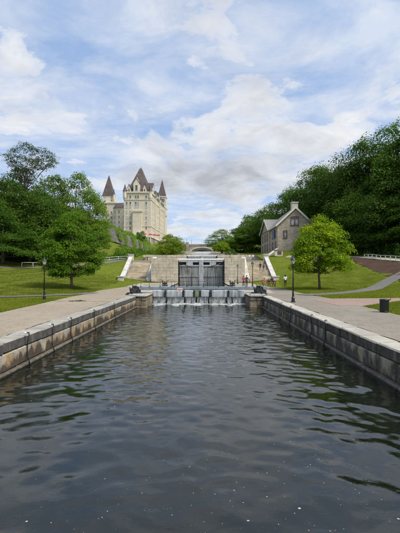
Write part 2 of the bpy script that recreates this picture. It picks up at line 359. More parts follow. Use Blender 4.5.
M['gravelR'] = groundm('quay_concrete', (0.205, 0.18, 0.148), (0.285, 0.258, 0.218), (0.155, 0.135, 0.11), 0.22, 26, 0.5)
M['pink'] = groundm('pink_paving', (0.27, 0.195, 0.165), (0.33, 0.25, 0.215), (0.24, 0.20, 0.175), 0.3, 20, 0.4)
M['asphalt'] = groundm('path_asphalt', (0.13, 0.125, 0.12), (0.19, 0.185, 0.175), (0.11, 0.105, 0.10), 0.3, 22, 0.4)
M['paleconc'] = groundm('pale_concrete', (0.31, 0.28, 0.23), (0.39, 0.36, 0.30), (0.26, 0.23, 0.18), 0.3, 20, 0.5)
M['soil'] = groundm('bare_soil', (0.070, 0.045, 0.034), (0.115, 0.078, 0.060), (0.055, 0.036, 0.027), 0.5, 7, 0.5, 1.0, 0.1)
M['weeds'] = groundm('dry_weeds', (0.12, 0.085, 0.04), (0.20, 0.15, 0.07), (0.10, 0.12, 0.03), 2, 30, 0.5, 1.0, 0.05)
def leafm(name, dark, mid, light, tip=None, trans=0.35, clump=0.35):
    t = NT(name); r = t.island()
    col = t.ramp(t.math('ADD', t.math('MULTIPLY', r, 0.55), t.math('MULTIPLY', t.noise(clump, 4, .6), 0.75)), (0.32, dark), (0.6, mid), (0.88, light))
    if tip is not None: col = t.mix(t.ramp(t.math('ADD', t.noise(0.55, 4, .6, loc=(2, 9, 4)), t.math('MULTIPLY', r, 0.25)), (0.62, 0.0), (0.76, 0.9)), col, tip)
    if name not in ('leaf_green_gold', 'leaf_fresh_green'): col = t.vary(col, 0.28)
    t.setin(t.p.inputs['Base Color'], col); t.p.inputs['Roughness'].default_value = 0.55; t.p.inputs['Specular IOR Level'].default_value = 0.14
    tr = t.node('ShaderNodeBsdfTranslucent'); t.l.new(t.mix(1.0, col, (1.25, 1.3, 0.7), 'MULTIPLY'), tr.inputs['Color'])
    mx = t.node('ShaderNodeMixShader'); mx.inputs[0].default_value = trans
    t.l.new(t.p.outputs[0], mx.inputs[1]); t.l.new(tr.outputs[0], mx.inputs[2]); t.l.new(mx.outputs[0], t.out.inputs['Surface'])
    return t.m
M['leaf_mid'] = leafm('leaf_mid_green', (0.036, 0.092, 0.006), (0.070, 0.150, 0.010), (0.130, 0.215, 0.018))
M['leaf_round'] = leafm('leaf_fresh_green', (0.040, 0.108, 0.006), (0.080, 0.178, 0.010), (0.150, 0.250, 0.018), None, 0.42)
M['leaf_gold'] = leafm('leaf_green_gold', (0.062, 0.150, 0.006), (0.120, 0.230, 0.008), (0.19, 0.29, 0.012), (0.40, 0.46, 0.012), 0.48)
M['leaf_dark'] = leafm('leaf_dark_green', (0.022, 0.060, 0.006), (0.046, 0.105, 0.010), (0.095, 0.165, 0.018), None, 0.38, 0.12)
M['leaf_light'] = leafm('leaf_light_green', (0.054, 0.120, 0.008), (0.105, 0.190, 0.014), (0.18, 0.255, 0.026))
M['leaf_lime'] = leafm('leaf_lime', (0.090, 0.175, 0.006), (0.150, 0.245, 0.009), (0.24, 0.32, 0.014))
M['leaf_wisp'] = leafm('leaf_grey_green', (0.026, 0.055, 0.022), (0.045, 0.085, 0.032), (0.075, 0.12, 0.045), None, 0.2)
M['blade'] = leafm('grass_blade', (0.10, 0.155, 0.010), (0.16, 0.21, 0.014), (0.25, 0.24, 0.045), None, 0.45)
M['bark'] = stone('bark', (0.075, 0.058, 0.042), (0.15, 0.12, 0.09), None, 3, 0.15, bstr=0.8)
# ================================================================== terrain heights
YL = [-60, 20, 37, 45, 58, 77, 94, 130, 180, 250, 300, 340, 1500]
XL = [-900, -200, -80, -50, -37, -35, -25, -18, -13.5, -5.4]
ZL = [[14,14,8,3,1.09,1.09,1.09,1.09,1.09,1.09],[16,15,9,4,1.7,1.5,1.12,1.09,1.09,1.09],[18,16,9.5,4,1.7,1.5,1.12,1.09,1.09,1.09],
      [20,17,10,4.2,2.3,2.1,1.8,1.5,1.09,1.09],[22,19,12,5.4,3.3,3.1,2.7,2.0,1.1,1.09],[25,22,15,7.4,4.5,4.3,4.0,1.6,1.09,1.09],
      [28,25,19,11,6.6,6.3,6.2,6.25,6.25,6.25],[31,30,28,24,19.8,14,10,8.6,8.6,8.6],[32,31,31,28,20,14.5,12,11,11,11],[32,31,31,30,20.3,15.5,14.5,14,14,14],
      [32,31,31,31,24,20,18,17.5,17.5,17.5],[31,31,31,31,30,30,28,27,27,27],[31]*10]
YR = [-60, 20, 37, 45, 58, 70, 77, 94, 110, 140, 200, 330, 1500]
XR = [4.4, 9.5, 15.5, 22, 28, 32, 36, 42, 55, 80, 200, 900]
g_ = 1.09
ZR = [[g_,g_,g_,g_,g_,g_,1.2,2,5,14,25,30],[g_,g_,g_,g_,1.15,1.4,2,4,10,20,35,38],[g_,g_,g_,1.12,1.5,2.2,3,4.2,10.5,21,37,40],
      [g_,g_,1.1,1.2,2.1,3.2,3.9,4.8,11,22,38,42],[g_,g_,1.3,2.0,3.3,4.6,4.9,5.4,12,24,42,44],[g_,g_,1.5,2.9,4.5,5.7,5.9,6.2,13,26,45,46],
      [g_,g_,1.6,3.6,5.1,6.2,6.4,6.8,14,27,46,48],[6.25,6.25,6.25,6.6,6.9,7.2,7.5,8.2,16,30,48,50],[8.2,8.2,8.3,9.7,10,10.1,10.4,11.2,19,33,50,52],
      [9.3,9.3,9.4,10.2,10.5,10.8,11.2,12.6,22,36,52,54],[15,15,15,15,16,17,18,20,28,42,55,55],[28,28,28,29,30,30,30,31,36,48,55,55],[31]*12]
def bil(XS, YS, Z, x, y):
    XS = np.array(XS, float); YS = np.array(YS, float); Z = np.array(Z, float)
    x = np.clip(x, XS[0], XS[-1]); y = np.clip(y, YS[0], YS[-1])
    i = np.clip(np.searchsorted(XS, x)-1, 0, len(XS)-2); j = np.clip(np.searchsorted(YS, y)-1, 0, len(YS)-2)
    u = (x-XS[i])/(XS[i+1]-XS[i]); v = (y-YS[j])/(YS[j+1]-YS[j])
    return (Z[j, i]*(1-u)+Z[j, i+1]*u)*(1-v)+(Z[j+1, i]*(1-u)+Z[j+1, i+1]*u)*v
def vnoise(x, y, s, seed=0):
    r = np.random.default_rng(seed); out = 0
    for k in range(6):
        a = r.uniform(0, 6.28); w = s*r.uniform(0.6, 1.7); out = out+np.sin((x*math.cos(a)+y*math.sin(a))*w+r.uniform(0, 6.28))
    return out/6
def H(x, y):
    x = np.asarray(x, float); y = np.asarray(y, float)
    d = np.where(np.abs(x) < 9, 0.0, 1.6); z = 0
    for ox, oy in ((0,0),(1,0),(-1,0),(0,1),(0,-1)):
        xx = x+ox*d; yy = y+oy*d
        z = z+np.where(x < 0, bil(XL, YL, ZL, xx, yy), bil(XR, YR, ZR, xx, yy))
    z = z/5; up = np.clip((z-1.12)/1.5, 0, 1)
    return z-0.035+up*(0.14*vnoise(x, y, 0.35, 3)+0.05*vnoise(x, y, 1.3, 4))
def Hs(x, y): return float(H(np.array([x]), np.array([y]))[0])
def innerL(y): return -6.6 if y < 35 else (-5.7 if y < 77 else (-17.1-1.1*min(1, (y-77)/17) if y < 384.5 else 0))
def innerR(y): return 5.8 if y < 35 else (4.7 if y < 77 else (14.9+0.8*min(1, (y-77)/17) if y < 384.5 else 0))
rows = sorted(set([-60, -40, -20, 0]+list(np.arange(10, 34.9, 1.2))+[34.95, 35.05]+list(np.arange(36, 76.9, 0.9))+[76.98, 77.03]+list(np.arange(78, 100, 0.9))+list(np.arange(101, 150, 2.0))+list(np.arange(150, 346, 5))+[384, 385, 400, 500, 700, 1000, 1500]))
u = np.linspace(0, 1, 110)**2.2
V = []; n_r = len(rows)
for y in rows:
    x0 = innerL(y); V.append(np.stack([x0-u*(900+x0), np.full(110, y), np.zeros(110)], 1))
for y in rows:
    x0 = innerR(y); V.append(np.stack([x0+u*(900-x0), np.full(110, y), np.zeros(110)], 1))
V = np.concatenate(V); V[:, 2] = H(V[:, 0], V[:, 1])
Fa = grid_faces(n_r, 110)
F = np.concatenate([Fa[:, ::-1], Fa+n_r*110])
tag(link('ground', fast_mesh('ground', V, F, M['grass'], True)), 'grassy ground rising from the canal into hills on both sides', kind='structure')
# ------------------------------------------------------------------ water
NW = 54; wr = np.random.default_rng(5)
lam = np.exp(wr.uniform(math.log(0.30), math.log(2.0), NW)); ang = wr.normal(math.pi/2, 0.85, NW); ph = wr.uniform(0, 6.28, NW)
kx = 2*np.pi/lam*np.cos(ang); ky = 2*np.pi/lam*np.sin(ang); amp = 0.0112*lam/(2*np.pi)*(0.6+0.8*wr.random(NW))*np.where(lam > 1.2, 0.7, 1.15)
def eta(x, y):
    z = np.zeros(np.broadcast(x, y).shape)
    for i in range(NW): z += amp[i]*np.sin(kx[i]*x+ky[i]*y+ph[i])
    g = np.interp(y, [4, 9, 16, 30, 38, 40], [0.62, 0.9, 0.9, 0.8, 1.0, 1.0])*(1+0.35*vnoise(x, y, 0.5, 21))
    return z*g
xs = np.arange(-6.45, 5.66, 0.0605); ys = np.concatenate([np.arange(-3, 3.5, 0.3), np.arange(3.5, 39.6, 0.058)])
X, Y = np.meshgrid(xs, ys); Z = eta(X, Y)
wm = fast_mesh('water', np.stack([X.ravel(), Y.ravel(), Z.ravel()], 1), grid_faces(len(ys), len(xs)), M['water'], True)
tag(link('water', wm), 'dark rippled canal water between the quay walls', kind='structure')
mb = MB(); mb.add([(-900, -3, -0.02), (-900, -900, -0.02), (900, -900, -0.02), (900, -3, -0.02)], [(0, 1, 2, 3)])
tag(link('river_water', mb.mesh('river_water', M['water'])), 'open river water behind the canal mouth', kind='structure')
mb = MB(); mb.add([(-5.6, 39.7, 0.93), (4.6, 39.7, 0.93), (4.6, 79, 0.93), (-5.6, 79, 0.93)], [(0, 1, 2, 3)])
tag(link('chamber_water', mb.mesh('chamber_water', M['water'])), 'still water held in the lock chamber behind the weir', kind='structure')
# foam flecks drifting on the water
N = 3200; fy = 4.3+14*RNG.random(N)**1.9; fx = RNG.uniform(-5.5, 5.2, N)
keep = (vnoise(fx, fy, 0.8, 8)+RNG.normal(0, 0.35, N)) > 0.28; fx = fx[keep]; fy = fy[keep]; N = len(fx)
rad = 0.0022+0.007*RNG.random(N)**4+np.where(RNG.random(N) < 0.025, 0.004+0.012*RNG.random(N), 0); fz = eta(fx, fy)+0.002
k6 = np.arange(6)*np.pi/3; vv = []; ff = []
asp = RNG.uniform(0.6, 1.6, N)
P0 = np.stack([fx, fy, fz+rad*0.35], 1)
ring = np.stack([fx[:, None]+np.cos(k6)*(rad*asp)[:, None]*RNG.uniform(.7, 1.2, (N, 6)), fy[:, None]+np.sin(k6)*rad[:, None]*RNG.uniform(.7, 1.2, (N, 6)), np.repeat(fz[:, None], 6, 1)-0.001], 2)
V = np.concatenate([P0[:, None, :], ring], 1).reshape(-1, 3)
b = (np.arange(N)*7)[:, None]; F = np.stack([np.stack([b[:, 0], b[:, 0]+1+k, b[:, 0]+1+(k+1) % 6], 1) for k in range(6)], 1).reshape(-1, 3)
tag(link('foam_flecks', fast_mesh('foam_flecks', V, F, M['fleck'], True)), 'white foam flecks drifting on the dark water', 'foam', kind='stuff')
# ------------------------------------------------------------------ flat sheets
def sheet(name, pts, z, mat, label, wob=0.06, step=0.7, seed=1):
    """a paved area with a slightly uneven outline, laid as a thin sheet"""
    r = random.Random(seed); out = []
    n = len(pts)
    for i in range(n):
        a = Vector(pts[i]); b2 = Vector(pts[(i+1) % n]); L = (b2-a).length; m = max(1, int(L/step))
        for k in range(m):
            p = a.lerp(b2, k/m); nrm = Vector((-(b2-a).y, (b2-a).x)).normalized()
            if k: p = p+nrm*r.uniform(-wob, wob)
            out.append((p.x, p.y))
    bm = bmesh.new(); vs = [bm.verts.new((x, y, z)) for x, y in out]; f = bm.faces.new(vs)
    if f.normal.z < 0 or sum(out[i][0]*out[(i+1) % len(out)][1]-out[(i+1) % len(out)][0]*out[i][1] for i in range(len(out))) < 0: f.normal_flip()
    bmesh.ops.triangulate(bm, faces=bm.faces[:]); me = bpy.data.meshes.new(name); bm.to_mesh(me); bm.free(); me.materials.append(mat)
    return tag(link(name, me), label, kind='structure')
sheet('pavement', [(-7.13,-25),(-7.13,35.2),(-6.15,35.2),(-6.15,77),(-16.4,77),(-15.2,66),(-13.8,54),(-12.4,42),(-12.2,37),(-12.1,32),(-11.7,26),(-11.4,20),(-11.2,10),(-11.2,-25)], 1.078, M['gravel'], 'beige gravel quay beside the left canal wall', 0.07, 0.5, 3)
sheet('concrete_apron', [(-6.15,42),(-6.15,77),(-16.2,77),(-15.2,67),(-9.5,52),(-8.6,40)], 1.084, M['paleconc'], 'pale concrete apron on the left quay by the lock', 0.05, 0.8, 4)
sheet('pavement', [(6.39,-25),(10.3,-25),(10.3,10),(10.35,20),(10.6,24.5),(11.0,28),(11.0,32),(10.6,36),(10.5,42),(11.2,51),(12.9,65),(14.4,77),(5.2,77),(5.2,35.2),(6.39,35.2)], 1.078, M['gravelR'], 'grey beige paved quay beside the right canal wall', 0.07, 0.5, 5)
sheet('concrete_apron', [(5.2,40),(7.6,40),(9.0,52),(13.5,70),(14.2,77),(5.2,77)], 1.084, M['paleconc'], 'pale concrete apron on the right quay by the lock', 0.05, 0.8, 6)
sheet('pink_paving', [(9.2,25.4),(10.7,24.7),(15.4,29.0),(34,30.6),(34,33.4),(17,32.3),(12,31.8),(8.8,31.5)], 1.086, M['pink'], 'pinkish brick paving branching off the right quay', 0.04, 0.6, 7)
def strip(name, pts, wd_, mat, label, lift=0.05, wob=0.08, seed=2, sub=0.6):
    r = np.random.default_rng(seed); P = [Vector(p) for p in pts]; path = []
    for i in range(len(P)-1):                                    # catmull-rom
        p0 = P[max(i-1, 0)]; p1 = P[i]; p2 = P[i+1]; p3 = P[min(i+2, len(P)-1)]; m = max(2, int((p2-p1).length/sub))
        for k in range(m):
            t = k/m; path.append(0.5*((2*p1)+(p2-p0)*t+(2*p0-5*p1+4*p2-p3)*t*t+(3*p1-p0-3*p2+p3)*t**3))
    path.append(P[-1]); n = len(path); V = []
    for i, p in enumerate(path):
        d = (path[min(i+1, n-1)]-path[max(i-1, 0)]).normalized(); nn = Vector((-d.y, d.x))
        for s_ in np.linspace(-1, 1, 7):
            q = p+nn*(s_*wd_/2+(r.uniform(-wob, wob) if abs(s_) == 1 else 0)); V.append((q.x, q.y, 0))
    V = np.array(V); V[:, 2] = np.maximum(H(V[:, 0], V[:, 1])+lift, 1.092)
    F = grid_faces(n, 7)[:, ::-1]
    return tag(link(name, fast_mesh(name, V, F, mat, True)), label, kind='structure')
strip('path', [(-60,30.5),(-30,33.0),(-19,34.2),(-14.2,36.6),(-12.0,40.5)], 1.7, M['asphalt'], 'grey asphalt path crossing the left lawn to the quay')
strip('path', [(-75,44),(-48,58),(-38,70),(-30,82),(-22,93),(-19.6,99)], 2.2, M['asphalt'], 'asphalt path along the top of the left lawn', 0.07)
strip('path', [(9.6,36.6),(14.2,39.2),(20.5,45.5),(28,53),(40,60)], 2.1, M['asphalt'], 'grey asphalt path climbing across the right lawn', 0.06)
strip('path', [(46,44),(36.5,52),(35.0,62),(35.0,74),(34.5,84),(30,93),(22,98)], 3.0, M['paleconc'], 'pale upper path behind the soil bank on the right', 0.08)
# soil bank
def patch(name, poly, mat, label, lift=0.04, step=0.45, amp_=0.05, kind='structure'):
    xs_ = [p[0] for p in poly]; ys_ = [p[1] for p in poly]
    gx = np.arange(min(xs_), max(xs_)+step, step); gy = np.arange(min(ys_), max(ys_)+step, step); X, Y = np.meshgrid(gx, gy)
    jx = X+0.12*vnoise(X, Y, 1.5, 31); jy = Y+0.25*vnoise(X, Y, 1.1, 32)
    ins = np.zeros(X.shape, bool); n = len(poly); j = n-1
    for i in range(n):
        xi, yi = poly[i]; xj, yj = poly[j]
        c = ((yi > jy) != (yj > jy)) & (jx < (xj-xi)*(jy-yi)/(yj-yi+1e-9)+xi); ins ^= c; j = i
    Z = H(X, Y)+lift+amp_*vnoise(X, Y, 3.0, 33)
    F = grid_faces(len(gy), len(gx)); ok = ins.ravel()[F].all(1)
    return tag(link(name, fast_mesh(name, np.stack([X.ravel(), Y.ravel(), Z.ravel()], 1), F[ok], mat, True)), label, kind=kind)
patch('soil_bank', [(25.0,44),(26.4,53),(27.8,62),(29.4,72),(32.0,82),(33.6,86),(33.2,76),(33.1,62),(34,53),(37,46),(36,43)], M['soil'], 'bare brown soil bank below the upper path on the right')

# ================================================================== quay walls
def block(name, parent, cx, cy, cz, dx, dy, dz, mat, bev=0.025, jit=0.008, rz=0.0, pl=None):
    me = cbox_mesh(name, dx, dy, dz, bev, jit, mat)
    p0 = Vector(parent.location) if pl is None else Vector(pl)
    return kid(name, me, parent, None, Vector((cx, cy, cz))-p0, (0, 0, rz))
def run(parent, name, axis, a, b, lens, fixed0, fixed1, z0, z1, mat, gap=0.014, bev=0.025, off=0.012, pl=None, jit=0.008):
    """one course: blocks laid end to end along an axis ('x' or 'y') from a to b; fixed0..fixed1 is the thickness on the other axis"""
    p = a
    while p < b-0.05:
        L = random.uniform(*lens)
        if p+L > b-lens[0]*0.5: L = b-p
        o = random.uniform(-off, off); f0 = fixed0+o; f1 = fixed1
        c = p+L/2; dz = z1-z0-gap
        if axis == 'y': block(name, parent, (f0+f1)/2, c, (z0+z1)/2, abs(f1-f0), L-gap, dz, mat, bev, jit, 0, pl)
        else: block(name, parent, c, (f0+f1)/2, (z0+z1)/2, L-gap, abs(f1-f0), dz, mat, bev, jit, 0, pl)
        p += L
def core(parent, x0, x1, y0, y1, z0, z1, mat=None):
    mb = MB(); L = parent.location; mb.box(x0-L.x, x1-L.x, y0-L.y, y1-L.y, z0-L.z, z1-L.z)
    return kid('backing', mb.mesh('backing', mat or M['mortar']), parent)
wl_ = empty('quay_wall', (-6.4, 20, 0), 0, 'grey stone quay wall with rusty stains along the left of the canal', 'wall')
core(wl_, -7.6, -6.47, -20, 34.9, -1, 1.02)
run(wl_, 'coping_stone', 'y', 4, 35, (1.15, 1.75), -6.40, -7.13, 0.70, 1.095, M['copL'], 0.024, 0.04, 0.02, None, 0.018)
run(wl_, 'stone_block', 'y', 4, 35, (0.9, 1.7), -6.41, -6.9, 0.13, 0.70, M['wallL'], 0.022, 0.025)
run(wl_, 'footing_stone', 'y', 4, 35, (1.6, 2.6), -6.30, -6.9, -0.6, 0.13, M['wallL'], 0.02, 0.035)
wr_ = empty('quay_wall', (5.6, 20, 0), 0, 'dark stone quay wall with pale coping along the right of the canal', 'wall')
core(wr_, 5.67, 6.8, -20, 34.9, -1, 1.02)
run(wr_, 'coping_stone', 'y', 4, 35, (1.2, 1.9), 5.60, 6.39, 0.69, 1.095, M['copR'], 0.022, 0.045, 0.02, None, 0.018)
run(wr_, 'stone_block', 'y', 4, 35, (0.9, 1.6), 5.61, 6.1, 0.13, 0.69, M['wallR'], 0.02, 0.025)
run(wr_, 'footing_stone', 'y', 4, 35, (1.6, 2.6), 5.48, 6.1, -0.6, 0.13, M['wallR'], 0.02, 0.035)
# piers at the mouth of the lock + chamber walls
for side, x_in, x_out, cat_lab in (('L', -5.4, -6.42, 'left'), ('R', 4.4, 5.62, 'right')):
    sg = -1 if side == 'L' else 1
    p = empty('lock_pier', (x_in, 35.4, 0), 0, 'brown stone pier narrowing the canal at the %s end of the weir' % cat_lab, 'pier')
    core(p, min(x_in-0.06*-sg, x_out+0.6*sg), max(x_in-0.06*-sg, x_out+0.6*sg), 35.12, 39.3, -1, 1.0)
    for z0, z1, mt in ((-0.5, 0.16, 'pier'), (0.16, 0.62, 'pier'), (0.62, 0.86, 'pier'), (0.86, 1.10, 'copR')):
        run(p, 'stone_block' if mt == 'pier' else 'coping_stone', 'x', min(x_in, x_out), max(x_in, x_out), (0.45, 0.75), 35.05, 35.75, z0, z1, M[mt], 0.02, 0.03, 0.03)
        run(p, 'stone_block' if mt == 'pier' else 'coping_stone', 'y', 35.76, 39.3, (0.8, 1.3), x_in, x_in+0.7*sg, z0, z1, M[mt], 0.02, 0.03)
    c = empty('chamber_wall', (x_in, 40, 0), 0, 'pale coping wall along the %s side of the lock chamber' % cat_lab, 'wall')
    core(c, min(x_in+0.05*sg, x_in+0.9*sg), max(x_in+0.05*sg, x_in+0.9*sg), 39.35, 77, -1, 1.0)
    run(c, 'coping_stone', 'y', 39.35, 77, (1.6, 2.4), x_in, x_in+0.8*sg, 0.75, 1.10, M['copR'], 0.02, 0.03)
# ================================================================== the step walls, stairs and balustrades of the next lock
TZ = 6.25; LIFT = 2.55
for side, x0, x1, nm in (('L', -10.9, -5.4, 'left'), ('R', 4.4, 8.6, 'right')):
    p = empty('lock_wall', ((x0+x1)/2, 77, 1.06), 0, 'tall pale stone lock wall on the %s of the upper gate' % nm, 'wall')
    core(p, x0+0.02, x1-0.02, 77.1, 92, 0.5, TZ-0.05)
    z = 1.06; k = 0
    hs = [0.62, 0.6, 0.66, 0.62, 0.66, 0.7, 0.64, 0.69]
    for k, h in enumerate(hs):
        nm2 = 'coping_stone' if k == len(hs)-1 else 'stone_block'
        run(p, nm2, 'x', x0, x1, (0.85, 1.5), 77.0, 77.6, z, z+h, M['pale'], 0.016, 0.02, 0.015); z += h
    xi = x1 if side == 'L' else x0; sg = -1 if side == 'L' else 1; z = 1.06
    for k, h in enumerate(hs):                                  # return towards the gate
        run(p, 'stone_block', 'y', 77.62, 81.4, (0.9, 1.5), xi, xi+0.5*sg, z, z+h, M['pale'], 0.03, 0.03, 0.01); z += h
def stairs(xi0, xo0, xi1, xo1, label, side):
    """steps climbing from Y=77.2 to 94; xi/xo inner and outer X at the bottom (0) and top (1)"""
    root = empty('stone_stairs', ((xi0+xo0)/2, 77, 1.06), 0, label, 'stairs')
    n = 30; y = 77.3; z = 1.07
    rise = (TZ-1.07)/n
    for i in range(n):
        tread = 0.36 if (i % 8) != 7 else 2.1
        t0 = (y-77)/17
        a = xi0+(xi1-xi0)*t0; b = xo0+(xo1-xo0)*t0; x0_, x1_ = min(a, b), max(a, b)
        m = random.choice((2, 3)); cuts = [x0_]+sorted(x0_+(x1_-x0_)*(k+random.uniform(-.2, .2))/m for k in range(1, m))+[x1_]
        for k in range(m):
            z1 = z+rise+random.uniform(-0.015, 0.015)
            me = cbox_mesh('step', cuts[k+1]-cuts[k]-0.03, tread+0.25, 0.5, 0.03, 0.02, M['stair'])
            kid('step', me, root, None, Vector(((cuts[k]+cuts[k+1])/2, y+(tread+0.25)/2+random.uniform(-.03, .03), z1-0.25))-root.location)
        z += rise; y += tread
    return root
stairs(-12.0, -16.6, -12.8, -17.8, 'worn sandy stone stairs left of the lock, empty of people', 'L')
stairs(9.7, 14.45, 10.6, 15.3, 'worn sandy stone stairs right of the lock with two people on them', 'R')
def slab_slope(p, name, a, b, w0, z_lo, z_hi, mat, seg=1, gap=0.03):
    """sloping prism pieces from a to b (xyz at the foot), w0 wide; z_lo/z_hi above the sloping line"""
    a = Vector(a); b = Vector(b)
    for i in range(seg):
        q0 = a.lerp(b, i/seg); q1 = a.lerp(b, (i+1)/seg); d = (q1-q0).normalized(); q1 = q1-d*(gap if i < seg-1 else 0)
        nn = Vector((-(b-a).y, (b-a).x, 0)).normalized()*w0/2; mb = MB(); L = p.location; vs = []
        for q in (q0, q1):
            for s in (-1, 1):
                for zz in (z_lo, z_hi): vs.append(q+nn*s+Vector((0, 0, zz))-L)
        mb.add(vs, [(0, 1, 3, 2), (4, 6, 7, 5), (0, 4, 5, 1), (2, 3, 7, 6), (1, 5, 7, 3), (0, 2, 6, 4)])
        kid(name, mb.mesh(name, mat), p)
def balus(xb, xt, label, inner=False, wdt=0.9):
    p = empty('stair_balustrade', (xb, 77.3, 1.06), 0, label, 'balustrade')
    slab_slope(p, 'side_wall', (xb, 77.6, 1.06), (xt, 94, TZ), wdt-0.18, -1.2, 0.72, M['balus'], 6, 0.012)
    slab_slope(p, 'coping_slab', (xb, 77.6, 1.06), (xt, 94, TZ), wdt+0.1, 0.74, 0.94, M['balus'], 7, 0.02)
    for (x, y, z, h) in () if inner else ((xb, 77.15, 1.06, 1.25), (xt, 94.4, TZ, 1.45)):
        block('end_pier', p, x, y, z+h/2-0.3, wdt+0.35, 1.0, h+0.6, M['balus'], 0.04, 0.01)
        block('pier_cap', p, x, y, z+h+0.1, wdt+0.55, 1.2, 0.18, M['balus'], 0.04, 0.01)
    return p
balus(-17.2, -18.5, 'sloping pale stone balustrade on the lawn side of the left stairs')
balus(15.0, 15.9, 'sloping pale stone balustrade on the lawn side of the right stairs')
balus(-11.5, -12.35, 'sloping pale stone kerb between the left stairs and the lock wall', True, 0.9)
balus(9.2, 10.1, 'sloping pale stone kerb between the right stairs and the lock wall', True, 0.9)
# terraces climbing beside the upper locks
for k in range(1, 7):
    ya = 77+41*(k-1); yb = ya+41; zt = TZ+LIFT*(k-1)
    for s, x_in, xo in (('left', -5.4, -19.2 if k > 1 else -18), ('right', 4.4, 17.5 if k > 1 else 15.5)):
        y0 = ya+0.0 if k > 1 else 92.0
        mb = MB(); mb.box(min(x_in, xo), max(x_in, xo), y0, yb+0.5, zt-6, zt+ (0.0))
        t_ = link('terrace', mb.mesh('terrace', M['paleconc'] if k < 2 else M['grass'])); tag(t_, '%s terrace beside upper lock step %d' % (s, k), kind='structure')
        if k > 1:                                                # its stone face
            p = empty('lock_wall', ((x_in+xo)/2, ya, zt-3), 0, '%s stone wall of the %s lock step behind the upper gate' % (s, ORD[k-1]), 'wall')
            x0_, x1_ = min(x_in, xo), max(x_in, xo); z = zt-3.23
            for h in (0.8, 0.8, 0.8, 0.82):
                run(p, 'stone_block', 'x', x0_, x1_, (1.6, 2.6), ya-0.5, ya-0.02, z, z+h, M['pale'], 0.03, 0.03, 0.03); z += h
sheet('forecourt', [(-18.0,92.4),(15.0,92.4),(17,117),(-19,117)][:2]+[(15.4,117.4),(-18.8,117.4)], TZ+0.012, M['paleconc'], 'pale forecourt at the head of the stairs', 0.02, 3, 9)
# ================================================================== lock gates
def lock_gate(y, zt, zb, label, detail):
    x0, x1 = -5.4, 4.4; xc = (x0+x1)/2; root = empty('lock_gate', (xc, y, zb), 0, label, 'lock gate'); L = root.location
    def bx(name, a, b, c, d, e, f, mat, bev=0.02):
        return kid(name, cbox_mesh(name, b-a, d-c, f-e, bev, 0.006, M[mat]), root, None, Vector(((a+b)/2, (c+d)/2, (e+f)/2))-L)
    h = zt-zb
    # two leaves of vertical planks between rails
    for sg in (-1, 1):
        a = xc+sg*0.45; b = x1-0.35 if sg > 0 else x0+0.35
        lo, hi = min(a, b), max(a, b); n = 10 if detail else 4
        for k in range(n):
            w = (hi-lo)/n; o = random.uniform(-0.03, 0.03)
            bx('plank', lo+k*w+0.012, lo+(k+1)*w-0.012, y+o, y+0.22, zb-0.4, zb+h*0.70, 'gate', 0.015)
        bx('top_rail', lo-0.1, hi+0.1, y-0.12, y+0.25, zb+h*0.70+0.01, zb+h*0.76, 'gate_pale')
        if detail:
            for fr in (0.27,): bx('middle_rail', lo-0.1, hi+0.1, y-0.14, y-0.035, zb+h*fr, zb+h*(fr+0.05), 'gate')
            # pale board between openings; dark boards set back stand for their shade
            m = 3; w = (hi-lo)/m
            for k in range(m):
                if (k == 1) : bx('upper_board_or_shade', lo+k*w, lo+(k+1)*w, y+0.02, y+0.2, zb+h*0.76+0.01, zb+h*0.88, 'gate_pale')
                else: bx('upper_board_or_shade', lo+k*w, lo+(k+1)*w, y+0.9, y+1.0, zb+h*0.76+0.01, zb+h*0.88, 'weir_dark')
        else: bx('upper_board_or_shade', lo, hi, y+0.05, y+0.2, zb+h*0.76+0.01, zb+h*0.88, 'gate_pale')
        bx('heel_post', (x1-0.2 if sg > 0 else x0+0.02), (x1-0.02 if sg > 0 else x0+0.2), y-0.15, y+0.3, zb-0.4, zb+h*0.93, 'weir_dark')
        bx('mitre_post', xc+(0.02 if sg > 0 else -0.42), xc+(0.42 if sg > 0 else -0.02), y-0.18, y+0.25, zb-0.4, zb+h*0.97, 'gate_pale')
        bx('cap_beam', xc+(0.03 if sg > 0 else -4.85), xc+(4.85 if sg > 0 else -0.03), y+0.02, y+0.4, zb+h*0.885, zb+h*0.93, 'gate_pale')
        bx('balance_beam', xc+(0.02 if sg > 0 else -7.2), xc+(7.2 if sg > 0 else -0.02), y+0.05, y+0.55, zt-0.26+sg*0.01, zt+0.16+sg*0.01, 'white', 0.03)
        if detail:
            mb = MB()                                             # iron operating strut and its post
            pa = Vector((x1-0.05 if sg > 0 else x0+0.05, y-0.3, zb+h*0.86)); pb = Vector((xc+sg*(1.4 if sg > 0 else 2.0), y-0.45, zb+h*0.66))
            mb.tube([pa-L, pb-L], 0.085, 6); mb.tube([pb-L, Vector((pb.x, pb.y, zb-0.2))-L], 0.08, 6)
            kid('operating_strut', mb.mesh('operating_strut', M['black'], True), root)
    # handrail on the cap
    mb = MB()
    for k in range(9):
        xx = x0+(x1-x0)*k/8-L.x; mb.tube([(xx, 0.5, zt-zb+0.1), (xx, 0.5, zt-zb+1.05)], 0.022, 5)
    mb.tube([(x0-L.x, 0.5, zt-zb+1.05), (x1-L.x, 0.5, zt-zb+1.05)], 0.025, 5)
    if detail: kid('handrail', mb.mesh('handrail', M['galv'], True), root)
    return root
lock_gate(79.0, 6.1, 0.9, 'tall grey timber lock gate with white balance beam between pale walls', True)
for k in range(2, 7):
    lock_gate(77+41*(k-1)+2, TZ+LIFT*(k-1)-0.1, TZ+LIFT*(k-2)+0.1, '%s lock gate up the flight, seen above the nearest white beam' % ORD[k-1], False)
